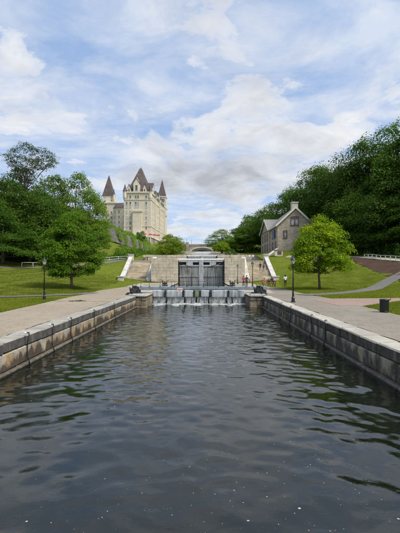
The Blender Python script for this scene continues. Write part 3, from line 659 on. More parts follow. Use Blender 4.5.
for k in range(1, 7):   # water held behind each gate
    ya = 77+41*(k-1)+2.5; zt = TZ+LIFT*(k-1)-0.7
    mb = MB(); mb.add([(-5.5, ya, zt), (4.5, ya, zt), (4.5, ya+39.5, zt), (-5.5, ya+39.5, zt)], [(0, 1, 2, 3)])
    tag(link('chamber_water', mb.mesh('chamber_water', M['water'])), 'water in upper lock chamber %d' % k, kind='structure')
# ------------------------------------------------------------------ the weir gate at the canal's end
YW = 39.5
def wx(px): return (px-203.5)*YW/370
root = empty('weir_gate', (-0.5, YW, 0), 0, 'low weir of pale panels with water spilling over, across the canal', 'weir'); L = root.location
def wbx(name, a, b, c, d, e, f, mat, bev=0.03, jit=0.012):
    return kid(name, cbox_mesh(name, b-a, d-c, f-e, bev, jit, M[mat]), root, None, Vector(((a+b)/2, (c+d)/2, (e+f)/2))-L)
ups = [(152.6,164.6,'weir'),(166.2,182.6,'weir'),(184.2,193.4,'weir'),(194.9,199.6,'moss'),(200.9,209.6,'weir'),(211.4,227.6,'weir'),(229.2,244.9,'weir')]
for a, b, m in ups: wbx('panel', wx(a), wx(b), YW-0.02+random.uniform(-.03, .03), YW+0.3, 0.66, 1.40, m, 0.05, 0.03)
for a, b, _ in ups[:-1]:
    i = [u_[0] for u_ in ups].index(a); c = (b+ups[i+1][0])/2
    wbx('post', wx(c)-0.07, wx(c)+0.07, YW-0.1, YW+0.28, -0.3, 1.38, 'weir_dark', 0.02)
wbx('backing_beam', -5.38, 4.38, YW+0.32, YW+0.7, -0.5, 1.2, 'weir_dark', 0.02)
wbx('sill_beam', -5.38, 4.38, YW-0.06, YW+0.3, -0.5, 0.64, 'weir_dark', 0.02)
lows = [(152.8,166),(167.4,184),(185.5,195.6),(197.4,207.8),(209.2,225.4),(226.8,231.2),(232.4,244.8)]
for a, b in lows:                                            # sheets of falling water, bulging outwards as they drop
    nx = 14; V = []; x0, x1 = wx(a), wx(b)
    for j in range(9):
        t = j/8
        for i in range(nx):
            s = i/(nx-1); xx = x0+(x1-x0)*s; bul = 0.16+0.42*t**1.6
            yy = YW-bul+0.05*math.sin(xx*9+j*0.3)+0.03*math.sin(xx*23+1.3); zz = 0.70-0.74*t-0.04*(abs(s-0.5)*2)**6
            V.append((xx-L.x, yy-L.y, zz))
    me = fast_mesh('water_curtain', V, grid_faces(9, nx), M['curtain'], True); kid('water_curtain', me, root)
# foam at its foot
gx = np.linspace(-5.35, 4.35, 190); gy = np.linspace(35.4, 39.35, 46); X, Y = np.meshgrid(gx, gy)
tt = (Y-35.4)/3.95; Z = -0.125+0.17*tt**0.8+0.075*vnoise(X, Y, 2.2, 41)+0.06*vnoise(X, Y, 6.5, 42)+0.03*vnoise(X, Y, 15, 43)
tag(link('foam', fast_mesh('foam', np.stack([X.ravel(), Y.ravel(), Z.ravel()], 1), grid_faces(46, 190), M['foam'], True)), 'white foam churned up at the foot of the weir', 'foam', kind='stuff')
# ------------------------------------------------------------------ footbridge over the weir
YF = 39.95
fb = empty('footbridge', (-0.5, YF, 1.4), 0, 'blue grey steel footbridge with thin black railing above the weir', 'footbridge'); L = fb.location
def fbx(name, a, b, c, d, e, f, mat, par=None, bev=0.015):
    return kid(name, cbox_mesh(name, b-a, d-c, f-e, bev, 0, M[mat]), par or fb, None, Vector(((a+b)/2, (c+d)/2, (e+f)/2))-L)
fbx('girder', -7.6, 6.9, YF-0.06, YF+0.06, 1.46, 1.72, 'steel'); fbx('girder', -7.6, 6.9, YF+0.72, YF+0.84, 1.40, 1.72, 'steel')
for k in range(20): fbx('deck_plank', -7.55+k*0.722, -7.55+(k+1)*0.722-0.02, YF-0.03, YF+0.81, 1.725, 1.765, 'steel', None, 0.006)
fbx('bearing', -7.5, -6.9, YF+0.0, YF+0.8, 1.08, 1.395, 'cast'); fbx('bearing', 6.2, 6.8, YF+0.0, YF+0.8, 1.08, 1.395, 'cast')
for xp in (141, 149.5, 160.2, 171.6, 174.6, 187.0, 203.5, 218.6, 232.0, 246):
    xx = (xp-203.5)*YF/370; mb = MB(); mb.tube([(xx-L.x, 0, 0.36), (xx-L.x, 0, 0.95)], 0.022, 6); kid('railing_post', mb.mesh('railing_post', M['black'], True), fb)
    mb = MB(); mb.lathe([(0.0, 0.36), (0.075, 0.36), (0.06, 0.43), (0.025, 0.45)], 8, (xx-L.x, 0, 0)); kid('post_base', mb.mesh('post_base', M['black'], True), fb)
for zz in (0.56, 0.95):
    mb = MB(); mb.tube([(-6.5-L.x, 0, zz), (4.6-L.x, 0, zz)], 0.02, 6); kid('rail', mb.mesh('rail', M['black'], True), fb)
mk = empty('marker_board', ((180-203.5)*YF/370, YF-0.1, 1.45), 0, 'small board with three red and white squares on the footbridge girder', 'marker')
mb = MB(); mb.box(-0.36, 0.36, -0.0, 0.03, 0, 0.2); kid('board', mb.mesh('board', M['signred']), mk)
for k in range(3):
    mb = MB(); mb.box(-0.31+k*0.22, -0.14+k*0.22, -0.012, -0.002, 0.025, 0.175); kid('square', mb.mesh('square', M['sign']), mk)
# ------------------------------------------------------------------ crab winches
def make_winch(loc, rz, label):
    w = empty('crab_winch', loc, rz, label, 'winch', 'winches for the lock gates')
    mb = MB(); mb.box(-0.85, 0.85, -0.45, 0.45, 0, 0.10); mb.box(-0.75, 0.75, -0.38, -0.28, 0.1, 0.2); mb.box(-0.75, 0.75, 0.28, 0.38, 0.1, 0.2); kid('base_frame', mb.mesh('base_frame', M['cast']), w)
    for s in (-1, 1):
        mb = MB(); mb.tube([(-0.42, s*0.33, 0.15), (-0.12, s*0.33, 0.80)], 0.05, 6); mb.tube([(0.42, s*0.33, 0.15), (0.12, s*0.33, 0.80)], 0.05, 6); mb.tube([(-0.2, s*0.33, 0.82), (0.2, s*0.33, 0.82)], 0.07, 6); mb.tube([(-0.3, s*0.33, 0.42), (0.3, s*0.33, 0.42)], 0.04, 6)
        kid('side_frame', mb.mesh('side_frame', M['black']), w)
    mb = MB(); mb.tube([(0, -0.36, 0.42), (0, -0.26, 0.42), (0, -0.25, 0.42), (0, 0.25, 0.42), (0, 0.26, 0.42), (0, 0.36, 0.42)], [0.22, 0.22, 0.15, 0.15, 0.22, 0.22], 14); kid('drum', mb.mesh('drum', M['cast'], False), w)
    mb = MB(); n = 20
    for k in range(n):
        t = 2*math.pi*k/n; mt = Matrix.Translation((0.16, 0.42, 0.52)) @ Matrix.Rotation(t, 4, 'Y'); mb.box(0.27, 0.34, -0.03, 0.03, -0.025, 0.025, mt)
    mb.tube([(0.16, 0.39, 0.52), (0.16, 0.45, 0.52)], 0.285, 20); kid('gear_wheel', mb.mesh('gear_wheel', M['black']), w)
    for s in (-1, 1):
        mb = MB(); mb.tube([(0, s*0.3, 0.82), (0, s*0.62, 0.82), (0.22*s, s*0.64, 1.02), (0.22*s, s*0.92, 1.02)], 0.028, 6); kid('crank_handle', mb.mesh('crank_handle', M['black'], True), w)
    mb = MB(); mb.tube([(-0.3, 0, 0.12), (-0.35, 0.0, 0.55), (-0.5, 0.05, 0.7)], [0.16, 0.14, 0.05], 8); kid('chain_pile', mb.mesh('chain_pile', M['cast']), w)
    return w
w0 = make_winch((wpx(134.5, 272, 37.2).x, 37.2, 1.10), R(8), 'black iron crab winch on the left quay at the end of the footbridge')
for (px, yy, rz, lab) in ((258.5, 37.3, R(-12), 'black iron crab winch on the right quay beside the lamp and footbridge'), (165, 60, R(95), 'small grey crab winch on the chamber wall below the left lock wall'), (232.5, 60, R(85), 'small grey crab winch on the chamber wall below the right lock wall')):
    c = copy_tree(w0); c.location = (wpx(px, 272, yy).x, yy, 1.11); c.rotation_euler = (0, 0, rz); c['label'] = lab
for (px, lab) in ((137.5, 'pale timber winch platform on the left pier'), (257.5, 'pale timber winch platform on the right pier')):
    xx = wpx(px, 272, 36.4).x; p = empty('winch_platform', (xx, 36.4, 1.09), 0, lab, 'platform')
    for k in range(4): kid('plank', cbox_mesh('plank', 1.5, 0.24, 0.10, 0.012, 0.006, M['gate_pale']), p, None, (0.0, -0.42+k*0.27, 0.055+0.004*k))
    kid('bollard', MB().lathe([(0.0, 0.1), (0.11, 0.1), (0.08, 0.16), (0.07, 0.30), (0.12, 0.33), (0.10, 0.38), (0, 0.39)], 12, (-0.5 if px < 200 else 0.35, -0.30, 0.02)).mesh('bollard', M['black'], True), p)
# ------------------------------------------------------------------ mooring cables
for side, xw, ysl in (('L', -6.4, (13.4, 15.6, 17.8, 21.6, 26.5)), ('R', 5.6, (16.9, 19.1, 23.7, 26.6))):
    for i, yy in enumerate(ysl):
        o = -1 if side == 'R' else 1; dy = 0.20*(-1 if side == 'L' else -1)
        lab = 'black mooring cable hanging down the %s, %s from the camera' % (('rust-stained quay wall', 'dark quay wall with pale coping')[side == 'R'], ORD[i])
        c = empty('mooring_cable', (xw, yy, 1.1), 0, lab, 'cable', 'mooring cables on the quay walls')
        pts = [(-0.14*o, 0.30, 0.02), (-0.02*o, 0.22, 0.035), (0.035*o, 0.12, -0.03), (0.04*o, 0.03, -0.18), (0.04*o, -0.02, -0.40), (0.045*o, -0.04, -0.8), (0.10*o+0.03*o, -0.05, -0.98), (0.14*o, -0.05, -1.25)]
        kid('cable', MB().tube(pts, 0.019, 8).mesh('cable', M['rubber'], True), c)
        kid('anchor_plate', cbox_mesh('anchor_plate', 0.13, 0.2, 0.02, 0.006, 0, M['white']), c, None, (-0.17*o, 0.33, 0.012))
# ================================================================== street furniture
def make_lamp(loc, label, h=3.5):
    l = empty('street_lamp', loc, 0, label, 'street lamp', 'black lamp posts on the quays'); k = h/3.5
    kid('base', MB().lathe([(0.0, 0), (0.19, 0), (0.19, 0.05), (0.13, 0.08), (0.12, 0.30), (0.14, 0.34), (0.085, 0.42), (0.075, 0.70), (0.09, 0.74), (0.06, 0.80)], 12).mesh('base', M['black'], False), l)
    kid('post', MB().lathe([(0.0, 0.78), (0.058, 0.78), (0.048, 1.8), (0.055, 1.83), (0.045, 1.87), (0.040, 2.72*1), (0.075, 2.76), (0.06, 2.82), (0.0, 2.82)], 12).mesh('post', M['black'], True), l)
    hd = kid('lantern', MB().lathe([(0.0, 2.82), (0.07, 2.83), (0.11, 2.87), (0.10, 2.90), (0.0, 2.90)], 12).mesh('lantern', M['black'], False), l)
    kid('lamp_glass', MB().lathe([(0.0, 2.90), (0.09, 2.90), (0.165, 3.10), (0.175, 3.18), (0.0, 3.18)], 8).mesh('lamp_glass', M['lampglass'], False), hd)
    kid('hood', MB().lathe([(0.0, 3.17), (0.225, 3.17), (0.215, 3.21), (0.15, 3.27), (0.09, 3.36), (0.04, 3.39), (0.045, 3.43), (0.012, 3.50), (0, 3.51)], 16).mesh('hood', M['black'], True), hd)
    mb = MB()
    for q in range(4):
        t = math.pi/4+q*math.pi/2; mb.tube([(0.1*math.cos(t), 0.1*math.sin(t), 2.89), (0.18*math.cos(t), 0.18*math.sin(t), 3.18)], 0.010, 4)
    kid('cage_bar', mb.mesh('cage_bar', M['black']), hd)
    return l
lp = make_lamp((-12.85, 29.9, 1.07), 'black lamp post on the grass edge of the left quay')
for (x, y, s, lab) in ((6.75, 27.9, 1.0, 'nearest black lamp post on the right quay beside the gold-tipped tree'), (6.95, 52.5, 1.09, 'black lamp post in front of the right stairs by the winch'), (6.5, 70.5, 1.09, 'black lamp post against the pale lock wall right of the gate')):
    c = copy_tree(lp); c.location = (x, y, 1.08); c.scale = (s, s, s); c['label'] = lab
c = copy_tree(lp); c.location = (wpx(230.2, 272, 112).x, 112, TZ); c['label'] = 'small distant black lamp post by the bright green bush'
# litter bin
b = empty('litter_bin', (10.25, 21.0, 1.07), 0, 'black slatted litter bin on the grass beside the right quay', 'litter bin')
kid('liner', MB().lathe([(0, 0.04), (0.205, 0.04), (0.205, 0.68), (0, 0.68)], 20).mesh('liner', M['rubber'], True), b)
for q in range(20):
    t = 2*math.pi*q/20; kid('slat', cbox_mesh('slat', 0.058, 0.018, 0.66, 0.004, 0, M['black']) if q == 0 else KIDS[b.name][1].data, b, None, (0.235*math.cos(t), 0.235*math.sin(t), 0.37), (0, 0, t+math.pi/2))
for zz in (0.05, 0.69): kid('rim', MB().lathe([(0.222, zz), (0.26, zz), (0.26, zz+0.035), (0.222, zz+0.035)], 24).mesh('rim', M['black'], True), b)
kid('lid', MB().lathe([(0.255, 0.725), (0.24, 0.75), (0.13, 0.765), (0.0, 0.77)], 24).mesh('lid', M['black'], True), b)
kid('hinge_arm', MB().tube([(0.25, 0, 0.66), (0.34, 0, 0.72), (0.36, 0, 0.80)], 0.022, 6).mesh('hinge_arm', M['black'], True), b)
# dry clumps on the left gravel and a weedy joint
for i, (px, py, s, lab) in enumerate(((72.5, 301.4, 0.15, 'smaller brown clump of dried mud on the left gravel quay'), (80.3, 301.2, 0.22, 'larger brown clump of dried mud on the left gravel quay'))):
    yy = 370*2.28/(py-272); me = bpy.data.meshes.new('mud_clump'); bm = bmesh.new(); bmesh.ops.create_icosphere(bm, subdivisions=3, radius=1)
    for v in bm.verts: v.co = Vector((v.co.x*s*1.5, v.co.y*s, max(-0.02, v.co.z*s*0.42)))*(1+0.35*math.sin(v.co.x*7+i)+0.25*math.sin(v.co.y*9)*math.cos(v.co.z*8))
    bm.to_mesh(me); bm.free(); me.materials.append(M['weeds']); tag(link('mud_clump', me, None, None, (wpx(px, py, yy).x, yy, 1.085)), lab, 'clump')
sheet('weed_joint', [(-12.0, 29.2), (-12.0, 29.45), (-7.15, 28.7), (-7.15, 28.5)], 1.0832, M['weeds'], 'line of dry weeds across the left gravel quay', 0.05, 0.25, 12)
# railings
def railing(pts, label, spacing=1.5, h=1.0, mat='galv', rails=(1.0, 0.5), r=0.035, lift=0.0):
    p0 = Vector(pts[0]); z0 = Hs(p0.x, p0.y); root = empty('railing', (p0.x, p0.y, z0), 0, label, 'railing'); L = root.location
    P = [Vector(p) for p in pts]; pos = []
    for i in range(len(P)-1):
        n = max(1, round((P[i+1]-P[i]).length/spacing)); pos += [P[i].lerp(P[i+1], k/n) for k in range(n)]
    pos.append(P[-1]); Q = [Vector((p.x, p.y, Hs(p.x, p.y)+lift)) for p in pos]
    for q in Q: kid('post', MB().tube([q-L-Vector((0, 0, 0.3)), q-L+Vector((0, 0, h))], r, 6).mesh('post', M[mat], True), root)
    for f in rails: kid('rail', MB().tube([q-L+Vector((0, 0, h*f)) for q in Q], r*1.15, 6).mesh('rail', M[mat], True), root)
    return root
railing([(-36.3, 74.0), (-32.6, 80.5)], 'pale metal railing beside the upper path behind the left lamp', 2.4, 1.05, rails=(0.97, 0.02), r=0.06)
railing([(-25.5, 91), (-19.6, 95.2)], 'pale metal railing at the head of the left stairs', 2.2, 1.05, rails=(1.0, 0.5), r=0.045)
railing([(33.0, 76.0), (33.0, 69), (33.1, 62), (33.8, 55), (36, 48)], 'pale metal railing along the upper path above the soil bank', 1.9, 0.95, rails=(1.0, 0.55), r=0.045)
railing([(29.5, 92.5), (33.5, 90)], 'white fence at the end of the upper path behind the gold-tipped tree', 1.2, 1.2, 'white', (0.95, 0.6, 0.25), 0.06)
pp = empty('bollard', (wpx(147.4, 260, 95).x, 95.0, TZ), 0, 'dark post with rusty cap at the head of the left stairs', 'bollard')
kid('shaft', MB().lathe([(0, 0), (0.16, 0), (0.14, 0.1), (0.13, 0.85), (0, 0.85)], 10).mesh('shaft', M['black'], True), pp); kid('cap', MB().lathe([(0, 0.84), (0.17, 0.84), (0.16, 0.95), (0.08, 1.02), (0, 1.03)], 10).mesh('cap', M['redbrown'], True), pp)
# ================================================================== buildings
WCACHE = {}
def window(parent, x, y, z, nx, ny, w, h, frame='hotel_trim', pane='pane', t=0.12, bars=(1, 1), proud=0.12):
    """window centred at x,y,z on a wall whose outward normal is (nx,ny): frame proud of the wall, pane set back inside it, thin bars"""
    key = (w, h, frame, pane, t, bars, proud)
    if key not in WCACHE:
        mb = MB(); a = w/2; b_ = h/2
        mb.box(-a-t, -a, -proud, 0.02, -b_-t, b_+t); mb.box(a, a+t, -proud, 0.02, -b_-t, b_+t); mb.box(-a, a, -proud, 0.02, b_, b_+t*1.3); mb.box(-a-t*1.4, a+t*1.4, -proud-0.08, 0.02, -b_-t*1.6, -b_-0.001)
        fr = mb.mesh('window', M[frame]); mb = MB(); mb.box(-a, a, -0.03, 0.02, -b_, b_); pn = mb.mesh('pane', M[pane])
        br = None
        if bars != (0, 0):
            mb = MB()
            for k in range(bars[0]): xx = -a+w*(k+1)/(bars[0]+1); mb.box(xx-w*0.035, xx+w*0.035, -0.06, -0.031, -b_, b_)
            for k in range(bars[1]): zz = -b_+h*(k+1)/(bars[1]+1); mb.box(-a, a, -0.055, -0.032, zz-h*0.02, zz+h*0.02)
            br = mb.mesh('glazing_bar', M['white'])
        WCACHE[key] = (fr, pn, br)
    fr, pn, br = WCACHE[key]; rz = math.atan2(nx, -ny)
    o = kid('window', fr, parent, None, Vector((x, y, z))-parent.location, (0, 0, rz)); kid('pane', pn, o)
    if br: kid('glazing_bar', br, o)
    return o
def bpart(parent, name, fn, mat, smooth=False):
    mb = MB(); fn(mb); L = parent.location; mb.v = [(x-L.x, y-L.y, z-L.z) for x, y, z in mb.v]; return kid(name, mb.mesh(name, M[mat], smooth), parent)
def subpart(part, root, name, fn, mat, smooth=False):
    mb = MB(); fn(mb); L = root.location; mb.v = [(x-L.x, y-L.y, z-L.z) for x, y, z in mb.v]; return kid(name, mb.mesh(name, M[mat], smooth), part)
# ------------------------------------------------------------------ stone house on the right terrace
YH = 110.0; HX0, HX1 = 22.0, 32.5; HZ = 9.0; ZE = 17.6; ZA = 22.5; XA = (HX0+HX1)/2
hs_ = empty('stone_house', (XA, YH, HZ), 0, 'grey limestone house with white-trimmed gable and chimney on the right', 'house')
Y2 = 139.0; YG0, YG1, YGA = 122.0, 139.0, 129.5
def wallf(mb):
    mb.add([(HX0, YH, HZ-3), (HX1, YH, HZ-3), (HX1, YH, ZE), (XA, YH, ZA), (HX0, YH, ZE), (HX0, Y2, HZ-3), (HX1, Y2, HZ-3), (HX1, Y2, ZE), (XA, Y2, ZA), (HX0, Y2, ZE)],
           [(0, 1, 2, 3, 4), (9, 8, 7, 6, 5), (1, 6, 7, 2), (5, 0, 4, 9)])
bpart(hs_, 'wall', wallf, 'house')
def wingf(mb):      # cross gable towards the canal
    x = HX0-0.35; mb.add([(x, YG0, HZ-3), (x, YG1, HZ-3), (x, YG1, ZE-0.4), (x, YGA, ZA-1.1), (x, YG0, ZE-0.4), (XA, YG0, HZ-3), (XA, YG1, HZ-3), (XA, YG1, ZE-0.4), (XA, YGA, ZA-1.1), (XA, YG0, ZE-0.4)],
           [(4, 3, 2, 1, 0), (0, 1, 6, 5), (5, 9, 4, 0), (1, 2, 7, 6)])
bpart(hs_, 'gable_wing', wingf, 'house')
ov = 0.55; sl = (ZA-ZE)/(XA-HX0)
def roofp(mb, s):
    xe = HX0-ov if s < 0 else HX1+ov; ze = ZE-ov*sl+0.06
    vs = [(xe, YH-ov, ze), (XA, YH-ov, ZA+0.06), (XA, Y2+ov, ZA+0.06), (xe, Y2+ov, ze)]
    n = [(x, y, z+0.22) for x, y, z in vs]; mb.add(vs+n, [(0, 1, 2, 3), (7, 6, 5, 4), (0, 4, 5, 1), (1, 5, 6, 2), (2, 6, 7, 3), (3, 7, 4, 0)])
rf = bpart(hs_, 'roof', lambda mb: (roofp(mb, -1), roofp(mb, 1)), 'slate')
def wroof(mb):
    for (ya) in (YG0-ov, YG1+ov):
        sl2 = (ZA-0.7-ZE)/(YGA-YG0); ze = ZE-0.4-ov*sl2+0.1
        vs = [(HX0-0.35-ov, ya, ze), (HX0-0.35-ov, YGA, ZA-1.0), (XA, YGA, ZA-1.0), (XA, ya, ze)]; n = [(x, y, z+0.22) for x, y, z in vs]
        mb.add(vs+n, [(0, 1, 2, 3), (7, 6, 5, 4), (0, 4, 5, 1), (1, 5, 6, 2), (2, 6, 7, 3), (3, 7, 4, 0)])
subpart(rf, hs_, 'wing_roof', wroof, 'slate')
def barge(mb):
    for s in (-1, 1):
        xe = HX0-ov-0.05 if s < 0 else HX1+ov+0.05; y0 = YH-ov-0.08
        a = [(xe, ZE-(ov+.05)*sl-0.34), (XA, ZA-0.32), (XA, ZA+0.32), (xe, ZE-(ov+.05)*sl+0.34)]
        vs = [(x, y0, z) for x, z in a]+[(x, y0+0.07, z) for x, z in a]; mb.add(vs, [(0, 1, 2, 3), (7, 6, 5, 4), (0, 4, 5, 1), (1, 5, 6, 2), (2, 6, 7, 3), (3, 7, 4, 0)])
subpart(rf, hs_, 'bargeboard', barge, 'cream')
def barge2(mb):
    x = HX0-0.35-ov-0.08
    for ya in (YG0-ov, YG1+ov):
        sl2 = (ZA-0.7-ZE)/(YGA-YG0); ze = ZE-0.4-ov*sl2+0.1; a = [(ya, ze-0.3), (YGA, ZA-1.3), (YGA, ZA-0.7), (ya, ze+0.3)]
        vs = [(x, y, z) for y, z in a]+[(x+0.07, y, z) for y, z in a]; mb.add(vs, [(0, 1, 2, 3), (7, 6, 5, 4), (0, 4, 5, 1), (1, 5, 6, 2), (2, 6, 7, 3), (3, 7, 4, 0)])
subpart(rf, hs_, 'bargeboard', barge2, 'cream')
subpart(rf, hs_, 'fascia', lambda mb: mb.box(HX0-ov-0.12, HX0-ov, YH-ov+0.02, YG0-ov-0.1, ZE-ov*sl-0.2, ZE-ov*sl+0.3), 'cream')
ch = subpart(rf, hs_, 'chimney', lambda mb: (mb.box(XA-0.95, XA+0.95, YH+0.4, YH+1.9, ZA-1.2, ZA+1.5)), 'balus')
kid('chimney_cap', MB().box(XA-1.1-XA, 1.1, 0.25, 2.05, ZA+1.5-HZ, ZA+1.8-HZ).mesh('chimney_cap', M['balus']), hs_)
for k, (px, py, w, h) in enumerate(((292.6, 222, 0.9, 1.7), (296.6, 222, 0.9, 1.7), (285.2, 234.2, 0.95, 1.9), (303.5, 234.2, 0.95, 1.9))):
    q = wpx(px, py, YH); window(hs_, q.x, YH, q.z, 0, -1, w, h, 'redbrown', 'pane_light' if k < 2 else 'pane', 0.16, (1, 1))
q = wpx(294.6, 217.6, YH); bpart(hs_, 'window_arch', lambda mb: mb.lathe([(0, 0)]+[(1.32, 0), (1.32, 0.14), (0, 0.14)], 12), 'redbrown').location = (0, 0, 0)
KIDS[hs_.name][-1].data = MB().add([(1.4*math.cos(t*math.pi/8)+q.x-XA, -0.14+j*0.15, 0.45*math.sin(t*math.pi/8)+q.z-HZ+ (0)) for j in (0, 1) for t in range(9)], [tuple(range(8, -1, -1))]+[(t, t+1, t+10, t+9) for t in range(8)]+[(9, 0, 8, 17)]).mesh('window_arch', M['redbrown'])
for yy in (113, 117.5):
    for zz in (11.6, 15.0): window(hs_, HX0, yy, zz, -1, 0, 1.0, 1.9, 'redbrown', 'pane', 0.16, (1, 1))
for yy in (125.5, 130, 135):
    for zz in (11.6, 15.2): window(hs_, HX0-0.35, yy, zz, -1, 0, 1.1, 2.0, 'redbrown', 'pane', 0.16, (1, 1))
bn = empty('banner', (HX0-0.3, 114.9, 16.0), 0, 'narrow blue banner hanging on the canal side of the stone house', 'banner')
kid('cloth', MB().box(-0.04, 0.0, -0.8, 0.8, -2.4, 0.4).mesh('cloth', M['banner']), bn); kid('pole', MB().tube([(0.3, -0.85, 0.42), (-0.05, -0.85, 0.42), (-0.05, 0.85, 0.42)], 0.03, 6).mesh('pole', M['black'], True), bn)
# parapet ramp and kiosk below the house
rp = empty('ramp_wall', (16.8, 101, 6.2), 0, 'low grey stone wall rising from the stair head to the stone house', 'wall')
slab_slope(rp, 'stone_block', (16.6, 100, 5.9), (21.6, 108.5, 8.9), 0.5, -1.0, 1.15, M['bridge'], 5, 0.03); slab_slope(rp, 'coping_slab', (16.6, 100, 5.9), (21.6, 108.5, 8.9), 0.7, 1.17, 1.4, M['balus'], 5, 0.03)
kq = wpx(278.2, 257.6, 101); kz = Hs(kq.x, 101)
ks = empty('kiosk', (kq.x, 101, kz), 0, 'small white kiosk with dark red hatch below the stone house', 'kiosk')
kid('body', cbox_mesh('body', 2.1, 1.4, 1.6, 0.03, 0, M['cream']), ks, None, (0, 0, 0.7)); kid('hatch', cbox_mesh('hatch', 1.1, 0.08, 0.9, 0.02, 0, M['redbrown']), ks, None, (0.2, -0.73, 0.75)); kid('roof', cbox_mesh('roof', 2.5, 1.8, 0.14, 0.03, 0, M['slate']), ks, None, (0, 0, 1.57))
# ------------------------------------------------------------------ the hotel
ht = empty('hotel', (-52, 340, 31), 0, 'pale limestone castle-like hotel with steep brown roofs on the hill', 'hotel')
ZB, ZEV = 30.0, 67.4
A = (-64.5, 300); B = (-42.6, 300); Cc = (-37.7, 382); D = (-60, 382)
bpart(ht, 'wall', lambda mb: mb.poly([A, B, Cc, D], ZB, ZEV), 'hotel')
for z, hgt, o in ((ZEV, 1.1, 0.7), (61.8, 0.5, 0.35), (40.2, 0.5, 0.3)):
    bpart(ht, 'cornice', lambda mb: mb.poly([(A[0]-o, A[1]-o), (B[0]+o, B[1]-o), (Cc[0]+o, Cc[1]+o), (D[0]-o, D[1]+o)], z, z+hgt), 'hotel_trim')
def hip(mb, base, ridge, z0, z1):
    n = len(base); vs = [(x, y, z0) for x, y in base]+[(x, y, z1) for x, y in ridge]; mb.add(vs, [(i, (i+1) % n, n+(i+1) % n, n+i) for i in range(n)]+[tuple(range(n, 2*n)), tuple(range(n-1, -1, -1))])
zr = ZEV+1.1
r1 = bpart(ht, 'roof', lambda mb: hip(mb, [(-62.3, 300.6), (-44.3, 300.6), (-43.0, 326), (-62.3, 326)], [(-53.6, 311.5), (-52.0, 311.5), (-52.0, 314.5), (-53.6, 314.5)], zr, 90.6), 'roof')
bpart(ht, 'roof', lambda mb: hip(mb, [(-64.2, 300.8), (-42.9, 300.8), (-38.2, 381.5), (-59.7, 381.5)], [(-58, 310), (-49.2, 310), (-45.5, 374), (-53.5, 374)], zr, 76.5), 'roof')
subpart(r1, ht, 'finial', lambda mb: mb.tube([(-52.8, 313, 90.4), (-52.8, 313, 93)], [0.35, 0.08], 6), 'verdigris')
def dormer(x, y, z, nx, ny, w, h, gab, nm='dormer', dep=4.0, roof=True):
    rz = math.atan2(nx, -ny); mt = Matrix.Translation((x, y, z)) @ Matrix.Rotation(rz, 4, 'Z')
    def f(mb):
        vs = [(-w/2, 0, 0), (w/2, 0, 0), (w/2, 0, h), (0, 0, h+gab), (-w/2, 0, h)]; vs2 = [(a, dep, c) for a, _, c in vs]
        mb.add([mt @ Vector(v) for v in vs+vs2], [(0, 1, 2, 3, 4), (1, 6, 7, 2), (5, 0, 4, 9), (9, 8, 7, 6, 5)])
    d = bpart(ht, nm, f, 'hotel_trim')
    def g(mb):
        for s in (-1, 1):
            vs = [(s*(w/2+0.25), -0.25, h-0.25), (0, -0.25, h+gab+0.12), (0, dep, h+gab+0.12), (s*(w/2+0.25), dep, h-0.25)]; n = [(a, b2, c+0.3) for a, b2, c in vs]
            mb.add([mt @ Vector(v) for v in vs+n], [(0, 1, 2, 3), (7, 6, 5, 4), (0, 4, 5, 1), (1, 5, 6, 2), (2, 6, 7, 3), (3, 7, 4, 0)])
    if roof: subpart(d, ht, 'dormer_roof', g, 'roof')
    q = mt @ Vector((0, -0.01, h*0.52)); window(ht, q.x, q.y, q.z, nx, ny, w*0.34, h*0.55, 'hotel_trim', 'pane', 0.18, (0, 0))
dormer(-54.2, 299.4, 67.5, 0, -1, 5.0, 7.6, 4.0, dep=8); dormer(-60.2, 299.5, 67.6, 0, -1, 2.6, 3.6, 3.2, dep=5); dormer(-47.6, 299.5, 67.6, 0, -1, 2.6, 3.6, 3.2, dep=5)
dormer(-54.2, 303.4, 76.5, 0, -1, 2.2, 3.0, 2.6, dep=6)
def turret(x, y, z0, z1, zt, r, n=8, wallm='hotel_trim'):
    t = bpart(ht, 'turret', lambda mb: mb.lathe([(0, 0), (r*0.6, 0), (r, (z1-z0)*0.25), (r, z1-z0), (r*1.12, z1-z0+0.01), (r*1.12, z1-z0+0.4), (0, z1-z0+0.4)], n, (x, y, z0)), wallm)
    subpart(t, ht, 'turret_roof', lambda mb: mb.lathe([(0, 0), (r*1.2, 0), (r*0.55, (zt-z1)*0.5), (0.06, zt-z1), (0, zt-z1)], n, (x, y, z1+0.41)), 'roof')
turret(-63.7, 300.6, 62, 68.2, 74.5, 1.7); turret(-43.2, 300.6, 62, 68.2, 75.5, 1.5)
# stepped gable seen on the canal side behind the great roof, and the row of dormers along it
dx_, dy_ = Cc[0]-B[0], Cc[1]-B[1]; LL = math.hypot(dx_, dy_); ux_, uy_ = dx_/LL, dy_/LL; nx_, ny_ = uy_, -ux_
def onside(s, out=0.0): return (B[0]+ux_*s+nx_*out, B[1]+uy_*s+ny_*out)
for s, w, h, g in ((10, 5.2, 5.5, 4.0), (22, 2.6, 3.0, 2.4), (30, 2.6, 3.0, 2.4), (39, 4.2, 4.4, 3.4), (48, 2.6, 3.0, 2.4), (56, 2.6, 3.0, 2.4), (64, 3.6, 4.0, 3.0)):
    x, y = onside(s, 0.1); dormer(x, y, 68.0, nx_, ny_, w, h, g, dep=5)
for s0, s1 in ((14, 20), (25, 35), (43, 60)):
    def fg(mb):
        a = onside(s0, 0.75); b2 = onside(s1, 0.75); c = onside(s1, 1.0); d2 = onside(s0, 1.0); mb.poly([d2, c, b2, a][::-1], 67.5, 68.9)
    bpart(ht, 'copper_gutter', fg, 'verdigris')
